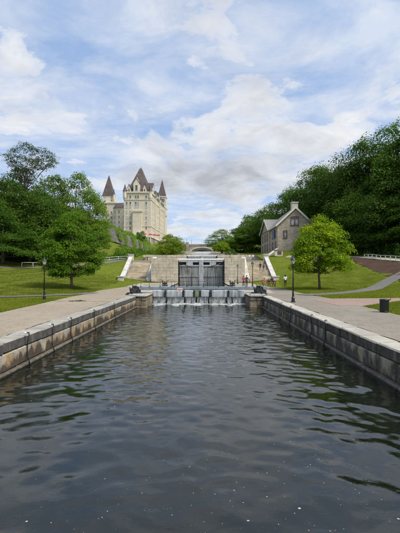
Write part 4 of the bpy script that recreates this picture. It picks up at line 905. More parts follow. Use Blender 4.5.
# far corner tower
tx, ty = -42.2, 376.0
bpart(ht, 'tower', lambda mb: mb.poly([(tx-3.9, ty-4), (tx+4.6, ty-4), (tx+4.6, ty+5), (tx-3.9, ty+5)], 60, 78.5), 'hotel_trim')
tw = bpart(ht, 'tower_cornice', lambda mb: mb.poly([(tx-4.3, ty-4.4), (tx+5, ty-4.4), (tx+5, ty+5.4), (tx-4.3, ty+5.4)], 78.5, 79.6), 'hotel_trim')
bpart(ht, 'tower_roof', lambda mb: hip(mb, [(tx-3.7, ty-3.8), (tx+4.4, ty-3.8), (tx+4.4, ty+4.8), (tx-3.7, ty+4.8)], [(tx+0.1, ty+0.3), (tx+0.4, ty+0.3), (tx+0.4, ty+0.6), (tx+0.1, ty+0.6)], 79.6, 97.0), 'roof')
for ox in (-2, 2.4): window(ht, tx+ox*0.8, ty-4, 73.5, 0, -1, 1.1, 3.0, 'hotel_trim', 'pane', 0.2, (0, 0))
# projecting stair bay
bpart(ht, 'bay', lambda mb: mb.box(-56.9, -49.9, 297.2, 300, ZB, 51.8), 'hotel'); bpart(ht, 'bay_cornice', lambda mb: mb.box(-57.4, -49.4, 296.7, 300, 51.8, 53.0), 'hotel_trim')
rowz = [35.0, 39.0, 43.0, 47.3, 52.0, 56.6, 61.0-1.8, 64.3]
for z in rowz:
    for x in (-59.3, -62.2, -46.4, -54.9, -53.0):
        if z < 53.5 and -57.5 < x < -49.5: continue
        window(ht, x, 300, z, 0, -1, 1.25, 2.1, 'hotel_trim', 'pane_light' if random.random() < 0.5 else 'pane', 0.18, (0, 1))
    for s in (5, 9, 13, 21, 26, 31, 36, 41, 46, 51, 56, 61, 66, 71):
        x, y = onside(s); window(ht, x, y, z, nx_, ny_, 1.25, 2.1, 'hotel_trim', 'pane_light' if random.random() < 0.4 else 'pane', 0.18, (0, 1))
for s in (17, 38, 64):                                        # shallow wall piers on the canal side
    def fp(mb): mb.poly([onside(s-1.2, 0.0), onside(s-1.2, 1.0), onside(s+1.2, 1.0), onside(s+1.2, 0.0)], ZB, 66.5)
    bpart(ht, 'wall_pier', fp, 'hotel')
# west tower and linking wing
bpart(ht, 'tower', lambda mb: mb.poly([(-92.5, 338), (-79.5, 338), (-79.5, 352), (-92.5, 352)], ZB-2, 66), 'hotel'); bpart(ht, 'tower_cornice', lambda mb: mb.poly([(-93.1, 337.4), (-78.9, 337.4), (-78.9, 352.6), (-93.1, 352.6)], 66, 67.2), 'hotel_trim')
bpart(ht, 'tower', lambda mb: mb.poly([(-92, 339), (-81.6, 339), (-81.6, 350), (-92, 350)], 67.2, 73.4), 'hotel_trim')
for z in (68.8, 71.4): window(ht, -84.2, 339, z, 0, -1, 0.9, 1.4, 'hotel_trim', 'pane', 0.2, (0, 0))
bpart(ht, 'tower_roof', lambda mb: hip(mb, [(-92.6, 338.5), (-82.6, 338.5), (-82.6, 350.4), (-92.6, 350.4)], [(-88.0, 344), (-87.6, 344), (-87.6, 344.5), (-88, 344.5)], 73.4, 93.0), 'roof')
turret(-82.0, 339.2, 67, 74, 79, 1.1, 8)
cw = [(-80.5, 331), (-77, 327.5), (-72, 326), (-64, 326), (-64, 345), (-80.5, 345)]
bpart(ht, 'wing', lambda mb: mb.poly(cw, ZB-2, 60.2), 'hotel'); bpart(ht, 'wing_roof', lambda mb: hip(mb, [(x-0.5, y-0.5) for x, y in cw[:4]]+cw[4:], [(-78.5, 334), (-76, 331.5), (-72, 330.5), (-64.2, 330.5), (-64.2, 343), (-78.5, 343)], 60.2, 65.2), 'roof')
for z in rowz[:6]:
    for (x, y, a, b2) in ((-78.75, 329.25, -0.707, -0.707), (-74.5, 326.75, -0.29, -0.957), (-70, 326, 0, -1), (-66.8, 326, 0, -1)): window(ht, x, y, z, a, b2, 1.2, 2.0, 'hotel_trim', 'pane', 0.18, (0, 1))
    for x in (-88.5, -84): window(ht, x, 338, z+1, 0, -1, 1.2, 2.0, 'hotel_trim', 'pane', 0.18, (0, 1))
# podium terrace under the hotel
pd = empty('terrace_podium', (-52, 292, 18), 0, 'sandy stone podium wall with balustrade beneath the hotel', 'podium')
bpart(pd, 'wall', lambda mb: mb.poly([(-78, 291), (-41.5, 291), (-35.5, 384), (-78, 384)], 15, 30.6), 'bridge')
bpart(pd, 'coping', lambda mb: mb.poly([(-78.3, 290.6), (-41.1, 290.6), (-35.1, 384), (-78.3, 384)], 30.6, 31.1), 'hotel_trim')
bpart(pd, 'parapet', lambda mb: mb.poly([(-78.2, 290.7), (-57, 290.7), (-57, 291.1), (-78.2, 291.1)], 31.1, 33.6), 'hotel_trim')
for k in range(9):
    bpart(pd, 'pilaster', lambda mb: mb.box(-56.5+k*1.85-0.3, -56.5+k*1.85+0.3, 290.4, 290.99, 19, 30.5), 'hotel_trim')
bpart(pd, 'pavilion', lambda mb: mb.box(-53, -45.5, 296, 299.4, 31, 36), 'hotel_trim'); bpart(pd, 'pavilion_window', lambda mb: mb.box(-50.5, -47.2, 295.9, 295.99, 33, 35.4), 'pane')
for i, px in enumerate((144.8, 150.5, 154.6, 158.0)):
    x = wpx(px, 0, 293.5+i*3).x; um = empty('parasol', (x, 293.5+i*3, 31.1), 0, '%s red parasol from the left on the hotel terrace' % ORD[i], 'parasol', 'red parasols on the hotel terrace')
    kid('canopy', MB().lathe([(0, 2.0), (1.7, 2.0), (1.7, 2.25), (0.9, 2.7), (0, 3.1)], 8).mesh('canopy', M['redcloth']), um); kid('pole', MB().tube([(0, 0, 0), (0, 0, 3.0)], 0.06, 6).mesh('pole', M['white']), um)
# hillside retaining wall
rw = empty('retaining_wall', (-35, 190, 14), 0, 'long dark grey stone retaining wall overgrown with creeper below the hotel', 'wall')
yy = 124.0; k = 0
while yy < 292:
    Ls = random.uniform(3.2, 4.6); 
    for j in range(4):
        zt = 20.4-1.35*j; block('stone_block', rw, -35.3+0.1*j+random.uniform(-.05, .05), yy+Ls/2+(1.2 if j % 2 else 0), zt-0.67, 1.2, Ls-0.06, 1.3, M['hill_wall'], 0.05, 0.04)
    yy += Ls
block('backing', rw, -36.1, 208, 15.5, 1.0, 168, 9, M['hill_wall'], 0.02, 0)
# ------------------------------------------------------------------ stone arch bridge
YB = 335.0
br = empty('stone_bridge', (-1, YB, 20), 0, 'sandy stone arch bridge with parapet closing off the flight of locks', 'bridge')
def archf(mb):
    xc, a, z0, rise = -1.3, 10.6, 20.5, 4.9; n = 16; xa, xb, zt = -33.0, 29.0, 27.3
    arc = [(xc+a*math.cos(math.pi-math.pi*k/n), z0+rise*math.sin(math.pi*k/n)) for k in range(n+1)]
    for y, fl in ((YB, False), (YB+46, True)):
        for k in range(n):
            (x0, q0), (x1, q1) = arc[k], arc[k+1]; v = [(x0, y, q0), (x1, y, q1), (x1, y, zt), (x0, y, zt)]; mb.add(v, [(0, 1, 2, 3) if not fl else (3, 2, 1, 0)])
        for x0, x1 in ((xa, arc[0][0]), (arc[-1][0], xb)):
            v = [(x0, y, 8), (x1, y, 8), (x1, y, zt), (x0, y, zt)]; mb.add(v, [(0, 1, 2, 3) if not fl else (3, 2, 1, 0)])
    for k in range(n):
        (x0, q0), (x1, q1) = arc[k], arc[k+1]; mb.add([(x0, YB, q0), (x0, YB+46, q0), (x1, YB+46, q1), (x1, YB, q1)], [(0, 1, 2, 3)])
    for x in (arc[0][0], arc[-1][0]): mb.add([(x, YB, 8), (x, YB+46, 8), (x, YB+46, z0), (x, YB, z0)], [(0, 1, 2, 3)])
    mb.add([(xa, YB, zt), (xb, YB, zt), (xb, YB+46, zt), (xa, YB+46, zt)], [(0, 1, 2, 3)])
bpart(br, 'arch_wall', archf, 'bridge')
for k in range(24):
    t0 = math.pi-math.pi*(k+0.04)/24; t1 = math.pi-math.pi*(k+0.96)/24
    def vf(mb):
        p = [(-1.3+r_*math.cos(t)*1.0, 20.5+(r_*math.sin(t)*4.9/10.6 if r_ == 10.6 else (r_-10.6)*0.8*math.sin(t)+10.6*math.sin(t)*4.9/10.6)) for t in (t0, t1) for r_ in (10.6, 11.7)]
        vs = [(x, y, z) for y in (YB-0.2, YB-0.01) for x, z in p]; mb.add(vs, [(0, 2, 3, 1), (4, 5, 7, 6), (0, 1, 5, 4), (2, 6, 7, 3), (0, 4, 6, 2), (1, 3, 7, 5)])
    bpart(br, 'arch_stone', vf, 'hotel_trim')
bpart(br, 'parapet', lambda mb: mb.box(-33, 29, YB-0.35, YB+0.3, 27.3, 28.4), 'bridge'); bpart(br, 'parapet_coping', lambda mb: mb.box(-33, 29, YB-0.5, YB+0.45, 28.4, 28.75), 'hotel_trim')
for x in (-14.6, 11.4, 27): bpart(br, 'pier', lambda mb: mb.box(x-1.3, x+1.3, YB-1.0, YB-0.51, 10, 29.8), 'bridge'); bpart(br, 'pier_cap', lambda mb: mb.box(x-1.6, x+1.6, YB-1.3, YB+0.6, 29.8, 30.3), 'hotel_trim')
for i, px in enumerate((186.8, 191.5)):
    lq = wpx(px, 0, YB+1); st = empty('bridge_lamp', (lq.x, YB+1.2, 27.3), 0, 'thin lamp standard on the bridge, %s from the left' % ORD[i], 'street lamp', 'lamps on the bridge')
    kid('post', MB().tube([(0, 0, 0), (0, 0, 6.2-i*1.5)], 0.12, 6).mesh('post', M['black']), st); kid('globe', MB().lathe([(0, 0), (0.35, 0.1), (0.4, 0.45), (0.2, 0.8), (0, 0.85)], 8, (0, 0, 6.2-i*1.5)).mesh('globe', M['lampglass'], True), st)
bpart(br, 'arch_shade_wall', lambda mb: mb.box(-14, 12, YB+44, YB+45.5, 8, 27), 'mortar')  # added dark wall closing the arch, its colour stands for the shade inside
# small far building behind the bush
fbq = wpx(171, 239, 400); fbd = empty('far_building', (fbq.x, 400, 30), 0, 'small pale flat-roofed building far behind the hotel corner', 'building')
bpart(fbd, 'wall', lambda mb: mb.box(fbq.x-4, fbq.x+6, 400, 412, 24, 41), 'hotel_trim'); bpart(fbd, 'roof', lambda mb: mb.box(fbq.x-4.4, fbq.x+6.4, 399.6, 412.4, 41, 41.6), 'slate'); bpart(fbd, 'penthouse', lambda mb: mb.box(fbq.x-3.5, fbq.x+0.5, 402, 408, 41.6, 44.5), 'hotel_trim')
for z in (35, 38.6):
    for x in (-2, 1, 4): window(fbd, fbq.x+x, 400, z, 0, -1, 1.5, 1.7, 'hotel_trim', 'pane', 0.2, (0, 0))
# ================================================================== trees
def leaves_np(C, Nrm, size, rng, aspect=0.62, fold=0.25):
    """leaf-sized folded diamonds at C (Nx3) facing Nrm; size N"""
    n = len(C); Nrm = Nrm/np.linalg.norm(Nrm, axis=1, keepdims=True).clip(1e-6)
    t = rng.normal(size=(n, 3)); t -= (t*Nrm).sum(1, keepdims=True)*Nrm; t /= np.linalg.norm(t, axis=1, keepdims=True).clip(1e-6)
    b = np.cross(Nrm, t); s = size[:, None]
    v = np.stack([C-t*s*0.5, C+b*s*aspect*0.5+Nrm*s*fold*0.3, C+t*s*0.5, C-b*s*aspect*0.5+Nrm*s*fold*0.3], 1).reshape(-1, 3)
    i = np.arange(n)*4; return v, np.stack([i, i+1, i+2, i+3], 1)
def crown_mesh(name, seed, h0, h1, prof, K, per, lsize, mat, cl=(0.13, 0.2), flat=0.7, sparse=1.0, inner=0.25, shift=None):
    """crown of leaf clumps: prof(t) radius at height fraction t (0..1); returns mesh and clump centres"""
    rng = np.random.default_rng(seed); cs = []; tries = 0; R_ = max(prof(t) for t in np.linspace(0, 1, 30)); mind = 0.85*R_*(1.7/K)**0.42
    while len(cs) < K and tries < 9000:
        tries += 1; t = rng.random(); r = prof(t)
        if rng.random() > (r/R_)**1.2+0.05: continue
        rr = r*(1-inner*rng.random()**1.5) if rng.random() < 0.8 else r*rng.random()**0.5*0.8
        a = rng.uniform(0, 6.283); wob = 1+0.16*math.sin(3*a+seed)+0.10*math.sin(5*a+t*6+seed*2)
        p = np.array([rr*wob*math.cos(a), rr*wob*math.sin(a), h0+(h1-h0)*t])
        if shift is not None: p[:2] += shift(t)
        if all(np.linalg.norm(p-q) > mind*(1-0.00006*tries) for q in cs): cs.append(p)
    Cs = np.array(cs); allv = []; alln = []; alls = []; ctr = np.array([0, 0, h0+(h1-h0)*0.42])
    for p in Cs:
        rc = R_*rng.uniform(*cl)*2; n = int(per*rng.uniform(0.7, 1.3)*sparse)
        d = rng.normal(size=(n, 3)); d /= np.linalg.norm(d, axis=1, keepdims=True); d[:, 2] = np.where(d[:, 2] < -0.25, -d[:, 2]*0.6, d[:, 2])
        rad = rc*(0.45+0.55*rng.random((n, 1))**0.6)*(1+0.3*np.sin(d[:, :1]*5+p[0])*np.cos(d[:, 1:2]*4+p[1]))
        q = p+d*rad*np.array([1, 1, flat]); q[:, 2] -= 0.18*(np.linalg.norm(d[:, :2]*rad, axis=1))**1.2
        out = (q-ctr); out /= np.linalg.norm(out, axis=1, keepdims=True)
        nn = d*0.7+out*0.35+np.array([0, 0, 0.4])+rng.normal(size=(n, 3))*0.7
        allv.append(q); alln.append(nn); alls.append(lsize*rng.uniform(0.6, 1.35, n))
    v, f = leaves_np(np.concatenate(allv), np.concatenate(alln), np.concatenate(alls), rng)
    return fast_mesh(name, v, f, mat), Cs
def trunk_mesh(name, seed, Cs, ht, r0, fork, limbs, lean=(0, 0), mat=None, vis=1.0, top=0.85):
    rng = np.random.default_rng(seed+99); mb = MB(); zt = ht*top
    pts = [Vector((lean[0]*(max(z, 0)/ht)**1.5+0.06*math.sin(z*0.9+seed), lean[1]*(max(z, 0)/ht)**1.5+0.06*math.cos(z*1.1+seed), z)) for z in np.linspace(-0.4, zt, 9)]
    rad = [r0*(1.35 if i == 0 else 1)*(1-0.85*i/8) for i in range(9)]; mb.tube(pts, rad, 9)
    idx = rng.permutation(len(Cs))[:limbs]
    for i in idx:
        c = Vector(Cs[i]); zs = min(max(fork, c.z*rng.uniform(0.35, 0.7)), zt*0.92); k = min(1, max(0, (zs+0.4)/(zt+0.4))); j = int(k*8); s = pts[j].lerp(pts[min(8, j+1)], k*8-j)
        mid = s.lerp(c, 0.5)+Vector((rng.normal()*0.05*ht*0.3, rng.normal()*0.05*ht*0.3, -0.03*ht)); r = r0*(1-0.8*k)*0.55
        mb.tube([s, s.lerp(mid, 0.5)+Vector((0, 0, -0.01*ht)), mid, mid.lerp(c, 0.55), c], [r, r*0.8, r*0.6, r*0.4, r*0.15], 6)
    return mb.mesh(name, mat or M['bark'], True)
def tree(name, label, loc, crown, trunk, scale=(1, 1, 1), rz=0.0, group=None, cat='tree'):
    t = empty(name, loc, rz, label, cat, group); t.scale = scale; kid('trunk', trunk, t); kid('crown', crown, t); return t
# the round tree on the left lawn
pr = lambda t: 3.15*math.sin(math.pi*min(1, 0.06+t*0.94)**0.72)**0.62*(1-0.10*t)
cm, cs = crown_mesh('crown', 21, 1.5, 9.3, pr, 125, 340, 0.19, M['leaf_round'], (0.115, 0.165), 0.85)
tree('round_tree', 'full round green tree standing on the left lawn beside the lamp', (-16.2, 45.5, Hs(-16.2, 45.5)), cm, trunk_mesh('trunk', 21, cs, 9.3, 0.19, 1.6, 26))
# the gold-tipped tree on the right lawn
pr = lambda t: 3.6*math.sin(math.pi*min(1, 0.10+t*0.90)**0.62)**0.7*(1-0.22*t)+0.1
cm, cs = crown_mesh('crown', 34, 2.3, 9.2, pr, 112, 320, 0.20, M['leaf_gold'], (0.115, 0.17), 0.82, inner=0.25)
tree('maple_tree', 'bright green tree with golden tips standing on the right lawn', (15.0, 48.0, Hs(15.0, 48.0)), cm, trunk_mesh('trunk', 34, cs, 9.2, 0.17, 2.2, 24))
# forest kinds, 18 m tall at scale 1
def mkind(seed, mat, R_, K=62, per=190, ls=0.42, h0=3.0, bul=0.6, sparse=1.0, limbs=14, top=18.0, cl=(0.13, 0.2)):
    pr = lambda t: R_*math.sin(math.pi*min(1, 0.10+0.90*t)**bul)**0.65*(1-0.12*t)+0.15
    cm, cs = crown_mesh('crown', seed, h0, top-0.9, pr, K, per, ls, mat, cl, 0.92, sparse)
    return cm, trunk_mesh('trunk', seed, cs, top, 0.32, 3.0, limbs)
DARK = [mkind(50+i, M['leaf_dark'], 5.3+0.35*(i % 3), 44, 560, 0.30, 2.2, 0.52+0.06*i, cl=(0.17, 0.25)) for i in range(4)]
MID = [mkind(60+i, M['leaf_mid'], 5.2, 60, 210, 0.40, 2.5, 0.6) for i in range(2)]
LIGHT = [mkind(70+i, M['leaf_light'], 5.4, 66, 200, 0.34, 4.5, 0.62, 0.95, 30) for i in range(2)]
def place(kinds, k, px, top, Y, wpx_, name, label, group, wk=11.4):
    X = (px-203.5)*Y/370; z = Hs(X, Y); ht = CAMZ+(272-top)*Y/370-z; sz = ht/18.0; sw = wpx_*Y/370/wk
    cm, tm = kinds[k % len(kinds)]; return tree(name, label, (X, Y, z), cm, tm, (sw, sw, sz), random.uniform(0, 6.28), group)
right = [ # px, top, Y, width px   (from the canal outwards)
 (252,214,190,34),(262,208,178,36),(272,201,168,40),(284,192,155,44),(297,181,140,48),(311,171,130,50),(325,161,122,54),(341,153,112,56),(357,144,104,58),(373,135,98,60),(390,126,92,62),(408,118,88,64),(430,112,84,66),
 (290,214,146,34),(306,198,132,44),(322,192,122,48),(338,186,112,52),(352,178,104,56),(366,172,97,58),(382,164,92,62),(400,158,86,66),(422,150,82,66),
 (332,216,108,44),(347,212,102,46),(361,208,96,50),(376,204,90,54),(393,198,85,58),(412,194,80,60),(432,190,76,60)]
rlab = {0:'topmost row', 1:'middle row', 2:'lowest row'}
cnt = [0, 0, 0]
for i, (px, tp, Y, w) in enumerate(right):
    rw_ = 0 if i < 13 else (1 if i < 22 else 2); kinds = MID if i in (0, 1) else DARK
    lab = 'dark broadleaf tree in the %s on the right hillside, %s from the canal' % (rlab[rw_], ORD[cnt[rw_]]); cnt[rw_] += 1
    place(kinds, i*3+i//4, px, tp+random.uniform(-2, 2), Y, w*1.12, 'hillside_tree', lab, 'trees on the right hillside')
mids = [(222,229,172,26,LIGHT,'pale mid green tree behind the lime bush right of the bridge'),(235,228,180,30,MID,'mid green tree between the bridge and the dark hillside wood'),(246,224,165,30,MID,'mid green tree just behind the people at the stair head')]
for i, (px, tp, Y, w, kd, lab) in enumerate(mids): place(kd, i, px, tp, Y, w*1.1, 'canal_tree', lab, 'trees beside the upper locks')
left = [ # px, top, Y, width, kind, label
 (-14,172,80,62,DARK,'tall dark tree cut by the left edge of the picture'),(12,178,84,58,DARK,'dark tree below the sparse crooked tree'),(36,184,88,52,DARK,'dark tree behind the left railing'),
 (3,214,74,54,DARK,'low dark tree at the left edge above the upper path'),(30,222,80,46,MID,'low mid green tree behind the left railing'),(20,164,112,40,MID,'bushy tree rising behind the dark trees below the sparse crown'),
 (55,174,98,46,LIGHT,'loose light green tree rising behind the round lawn tree, nearer the left'),(76,170,104,46,LIGHT,'loose light green tree whose crown reaches towards the hotel tower'),(90,188,100,30,LIGHT,'lower light green tree beside the hotel tower'),
 (58,214,90,40,DARK,'dark tree hidden behind the round lawn tree'),(95,222,98,28,LIGHT,'small light green tree right behind the round lawn tree'),(-30,180,74,60,DARK,'dark tree beyond the left edge'),(50,196,92,40,DARK,'dark tree between the light green trees and the railing')]
for i, (px, tp, Y, w, kd, lab) in enumerate(left): place(kd, i+i//3, px, tp, Y, w*1.12, 'woodland_tree', lab, 'trees on the left hillside')
# sparse crooked tree against the sky
pr = lambda t: 7.6*(0.30+0.70*min(1, t*1.5))*(1 if t < 0.6 else 1-(t-0.6)*1.5)
cm, cs = crown_mesh('crown', 81, 13.2, 19.4, pr, 70, 110, 0.28, M['leaf_wisp'], (0.09, 0.15), 0.5, 1.0, 0.5, lambda t: np.array([1.6+1.2*t, 0]))
Yw_ = 108; Xw = wpx(22, 0, Yw_).x; zw = Hs(Xw, Yw_); sc_ = (CAMZ+(272-142)*Yw_/370-zw)/20.9
tree('crooked_tree', 'sparse crooked tree with flat open crown against the sky', (Xw, Yw_, zw), cm, trunk_mesh('trunk', 81, cs, 20, 0.30, 6.0, 24, (1.8, 0.4), None, 1, 0.8), (sc_*0.92, sc_*0.92, sc_), 0.0)
# round bushes
def bush(name, label, loc, R_, h, mat, seed, K=46, per=230, ls=0.26, cat='bush'):
    pr = lambda t: R_*math.sin(math.pi*min(1, 0.22+0.78*t)**0.75)**0.55
    cm, cs = crown_mesh('crown', seed, 0.5, h-0.3, pr, K, per, ls, mat, (0.15, 0.22), 0.8); tree(name, label, loc, cm, trunk_mesh('trunk', seed, cs, h, 0.16, 0.6, 10), cat=cat)
Yb = 122; bush('round_bush', 'big round lime green bush at the left of the flight of locks', (wpx(170.5, 0, Yb).x, Yb, 9.2-0.9), 4.3, 7.3, M['leaf_lime'], 91, 70, 260)
Yb = 160; bush('round_bush', 'small bright green bush beside the bridge on the right', (wpx(221.5, 0, Yb).x, Yb, 11.6), 3.4, 4.6, M['leaf_lime'], 92, 40, 200, 0.3)
Yb = 215; bush('round_bush', 'small green tree standing on top of the retaining wall below the hotel', (wpx(141, 0, Yb).x, Yb, 20.2), 3.0, 7.5, M['leaf_mid'], 93, 36, 180, 0.34)
# ------------------------------------------------------------------ undergrowth: leafy mounds on the slopes
def mounds(name, label, spots, mat, seed, ls=0.3, dens=1.0, cat='undergrowth'):
    rng = np.random.default_rng(seed); Pv = []; Nv = []; Sv = []
    for (x, y, z, r, h) in spots:
        n = int(170*dens*max(1, (r*h)**0.75)); d = rng.normal(size=(n, 3)); d /= np.linalg.norm(d, axis=1, keepdims=True); d[:, 2] = np.abs(d[:, 2])
        rad = (0.6+0.4*rng.random((n, 1))**0.5)*(1+0.25*np.sin(d[:, :1]*6+x)*np.cos(d[:, 1:2]*5+y)); q = np.array([x, y, z])+d*rad*np.array([r, r, h]); Pv.append(q); Nv.append(d+np.array([0, 0, 0.5])+rng.normal(size=(n, 3))*0.4); Sv.append(ls*rng.uniform(0.6, 1.4, n))
    v, f = leaves_np(np.concatenate(Pv), np.concatenate(Nv), np.concatenate(Sv), rng); return tag(link(name, fast_mesh(name, v, f, mat)), label, cat, kind='stuff')
rg = random.Random(3)
sp = []
for _ in range(80):            # slope below the retaining wall
    y = rg.uniform(98, 250); x = rg.uniform(-32, -20.5); sp.append((x, y, Hs(x, y)-0.4, rg.uniform(1.2, 2.2), rg.uniform(1.0, 2.2)*(0.7 if x < -28 else 1.2)))
mounds('undergrowth', 'green shrubs covering the slope below the retaining wall', sp, M['leaf_mid'], 5, 0.36)
sp = []
for _ in range(90):            # slope above the wall up to the hotel
    y = rg.uniform(112, 288); x = rg.uniform(-50, -38.2); sp.append((x, y, Hs(x, y)-0.5, rg.uniform(1.2, 2.6), rg.uniform(1.0, 2.2)))
mounds('undergrowth', 'light green scrub covering the slope between retaining wall and hotel', sp, M['leaf_light'], 6, 0.4)
sp = []
for _ in range(46):            # under the left woodland
    y = rg.uniform(66, 100); x = rg.uniform(-62, -30); 
    if x > -37-(94-y)*0.55+ (0 if y > 80 else -4): continue
    sp.append((x, y, Hs(x, y)-0.4, rg.uniform(1.2, 2.2), rg.uniform(1.2, 2.8)))
for _ in range(26):
    y = rg.uniform(96, 106); x = rg.uniform(-36, -21); sp.append((x, y, Hs(x, y)-0.4, rg.uniform(1.2, 2.0), rg.uniform(1.4, 3.0)))
mounds('undergrowth', 'dark shrubs under the trees behind the left lawn', sp, M['leaf_mid'], 7, 0.32)
sp = []
for _ in range(120):            # foot of the right wood
    y = rg.uniform(58, 135); x = rg.uniform(39, 52)-(6 if y > 96 else 0); sp.append((x, y, Hs(x, y)-0.5, rg.uniform(1.4, 2.8), rg.uniform(1.6, 4.2)))
mounds('undergrowth', 'dark shrubs along the foot of the right hillside wood', sp, M['leaf_dark'], 8, 0.36)
sp = []
for _ in range(40):
    y = rg.uniform(150, 330); x = rg.choice((rg.uniform(11, 26), rg.uniform(-30, -19))); sp.append((x, y, Hs(x, y)-0.5, rg.uniform(1.6, 3.2), rg.uniform(1.2, 2.6)))
mounds('undergrowth', 'grassy scrub beside the upper flight of locks', sp, M['leaf_mid'], 9, 0.45)
# creeper on the retaining wall and podium: hanging sheets of leaves
def creeper(label, seed, bands):
    rng = np.random.default_rng(seed); P = []; Nn = []
    for (yc, wdt, ztop, drop, x) in bands:
        n = int(260*wdt*0.6); y = yc+rng.normal(0, wdt*0.3, n)+0; t = rng.random(n); z = ztop-drop*t*(1-0.6*((y-yc)/wdt)**2); xx = x+0.15+0.55*rng.random(n)*(0.5+t)
        P.append(np.stack([xx, y+t*wdt*0.5, z], 1)); Nn.append(np.stack([np.ones(n), -0.5+0*n+np.zeros(n), 0.4+np.zeros(n)], 1)+rng.normal(size=(n, 3))*0.4)
    P = np.concatenate(P); v, f = leaves_np(P, np.concatenate(Nn), 0.42*rng.uniform(0.6, 1.4, len(P)), rng); tag(link('creeper', fast_mesh('creeper', v, f, M['leaf_light'])), label, 'creeper', kind='stuff')
creeper('green creeper hanging over the dark retaining wall', 4, [(130,5,21,6,-34.8),(150,7,20.6,4.5,-34.8),(163,5,20.6,6.5,-34.8),(182,9,20.8,6.5,-34.8),(200,6,20.6,5,-34.8),(216,10,20.8,6,-34.8),(236,9,20.8,6,-34.8),(252,10,20.8,6,-34.8),(270,10,21,6.5,-34.8)])
# ------------------------------------------------------------------ grass blades along the near lawn edges
def blades(label, seed, pts, hgt=0.11):
    rng = np.random.default_rng(seed); n = len(pts); x, y = pts[:, 0], pts[:, 1]; z = np.maximum(H(x, y), 1.05)
    a = rng.uniform(0, 6.283, n); w = 0.012+0.012*rng.random(n); h = hgt*rng.uniform(0.4, 1.3, n); lx = rng.normal(0, 0.45, n)*h; ly = rng.normal(0, 0.45, n)*h
    v = np.stack([np.stack([x-np.cos(a)*w, y-np.sin(a)*w, z], 1), np.stack([x+np.cos(a)*w, y+np.sin(a)*w, z], 1), np.stack([x+lx, y+ly, z+h], 1)], 1).reshape(-1, 3)
    i = np.arange(n)*3; tag(link('grass', fast_mesh('grass', v, np.stack([i, i+1, i+2], 1), M['blade'])), label, 'grass', kind='stuff')
rg2 = np.random.default_rng(77); n = 60000
pl = np.stack([-11.15-0.00*np.zeros(n)-rg2.random(n)**1.6*9, rg2.uniform(17, 33, n)], 1); pl[:, 0] -= np.interp(pl[:, 1], [10, 20, 26, 32], [0.05, 0.25, 0.55, 0.95])
pl = pl[(pl[:, 0] > -0.62*pl[:, 1]-1) & ((pl[:, 1] < 32.2-(pl[:, 0]+19)*-0.1))]
pl = pl[pl[:, 1] < np.interp(pl[:, 0], [-30, -19, -14, -12], [32.1, 33.2, 35.4, 38])]
blades('short grass fringing the left gravel quay', 1, pl)
m_ = 70000; q = np.stack([rg2.uniform(10.3, 17, m_), rg2.uniform(15, 30, m_)], 1)
q = q[(q[:, 0] > np.interp(q[:, 1], [10, 20, 24.5], [10.33, 10.38, 10.62])) & (q[:, 1] < np.interp(q[:, 0], [10.7, 15.4, 34], [24.65, 28.9, 30.5])) & (q[:, 0] < 0.6*q[:, 1]+0.5)]
blades('short grass round the litter bin', 2, q)
k_ = 60000; q2 = np.stack([rg2.uniform(10.9, 26, k_), rg2.uniform(31.6, 48, k_)], 1)
q2 = q2[(q2[:, 1] > np.interp(q2[:, 0], [8.8, 12, 17, 34], [31.6, 31.9, 32.4, 33.5])) & (q2[:, 1] < np.interp(q2[:, 0], [9.6, 14.2, 20.5, 28], [35.2, 38, 44.2, 51.8])) & (q2[:, 0] < 0.62*q2[:, 1])]
blades('short grass strip between the pink paving and the right path', 3, q2)
rg3 = np.random.default_rng(78)
def lawn_tufts(label, seed, x0, x1, y0, y1, ok, n):
    q = np.stack([rg3.uniform(x0, x1, n), y0+(y1-y0)*rg3.random(n)**1.3], 1); q = q[ok(q[:, 0], q[:, 1])]
    q = q[(vnoise(q[:, 0], q[:, 1], 1.6, seed)+rg3.normal(0, 0.4, len(q))) > 0.0]; blades(label, seed, q, 0.13)
lawn_tufts('tufts of grass scattered over the left lawn', 51, -40, -12.5, 36, 76, lambda x, y: (x > -0.58*y-2) & (x < np.interp(y, [36, 42, 54, 66, 77], [-13.2, -12.6, -14.0, -15.4, -17.6])) & (y > np.interp(x, [-40, -30, -19, -14.2], [33.5, 34.4, 35.6, 38.2])), 150000)
lawn_tufts('tufts of grass scattered over the right lawn', 52, 10.7, 30, 40, 76, lambda x, y: (x < 0.56*y) & (x > np.interp(y, [40, 42, 51, 65, 77], [11, 10.7, 11.4, 13.1, 15.8])) & (y > np.interp(x, [9.6, 14.2, 20.5, 28, 32], [38.2, 40.8, 47.2, 54.8, 58])) & (x < np.interp(y, [44, 53, 62, 72, 82], [24.8, 26.2, 27.6, 29.2, 31.8])), 150000)
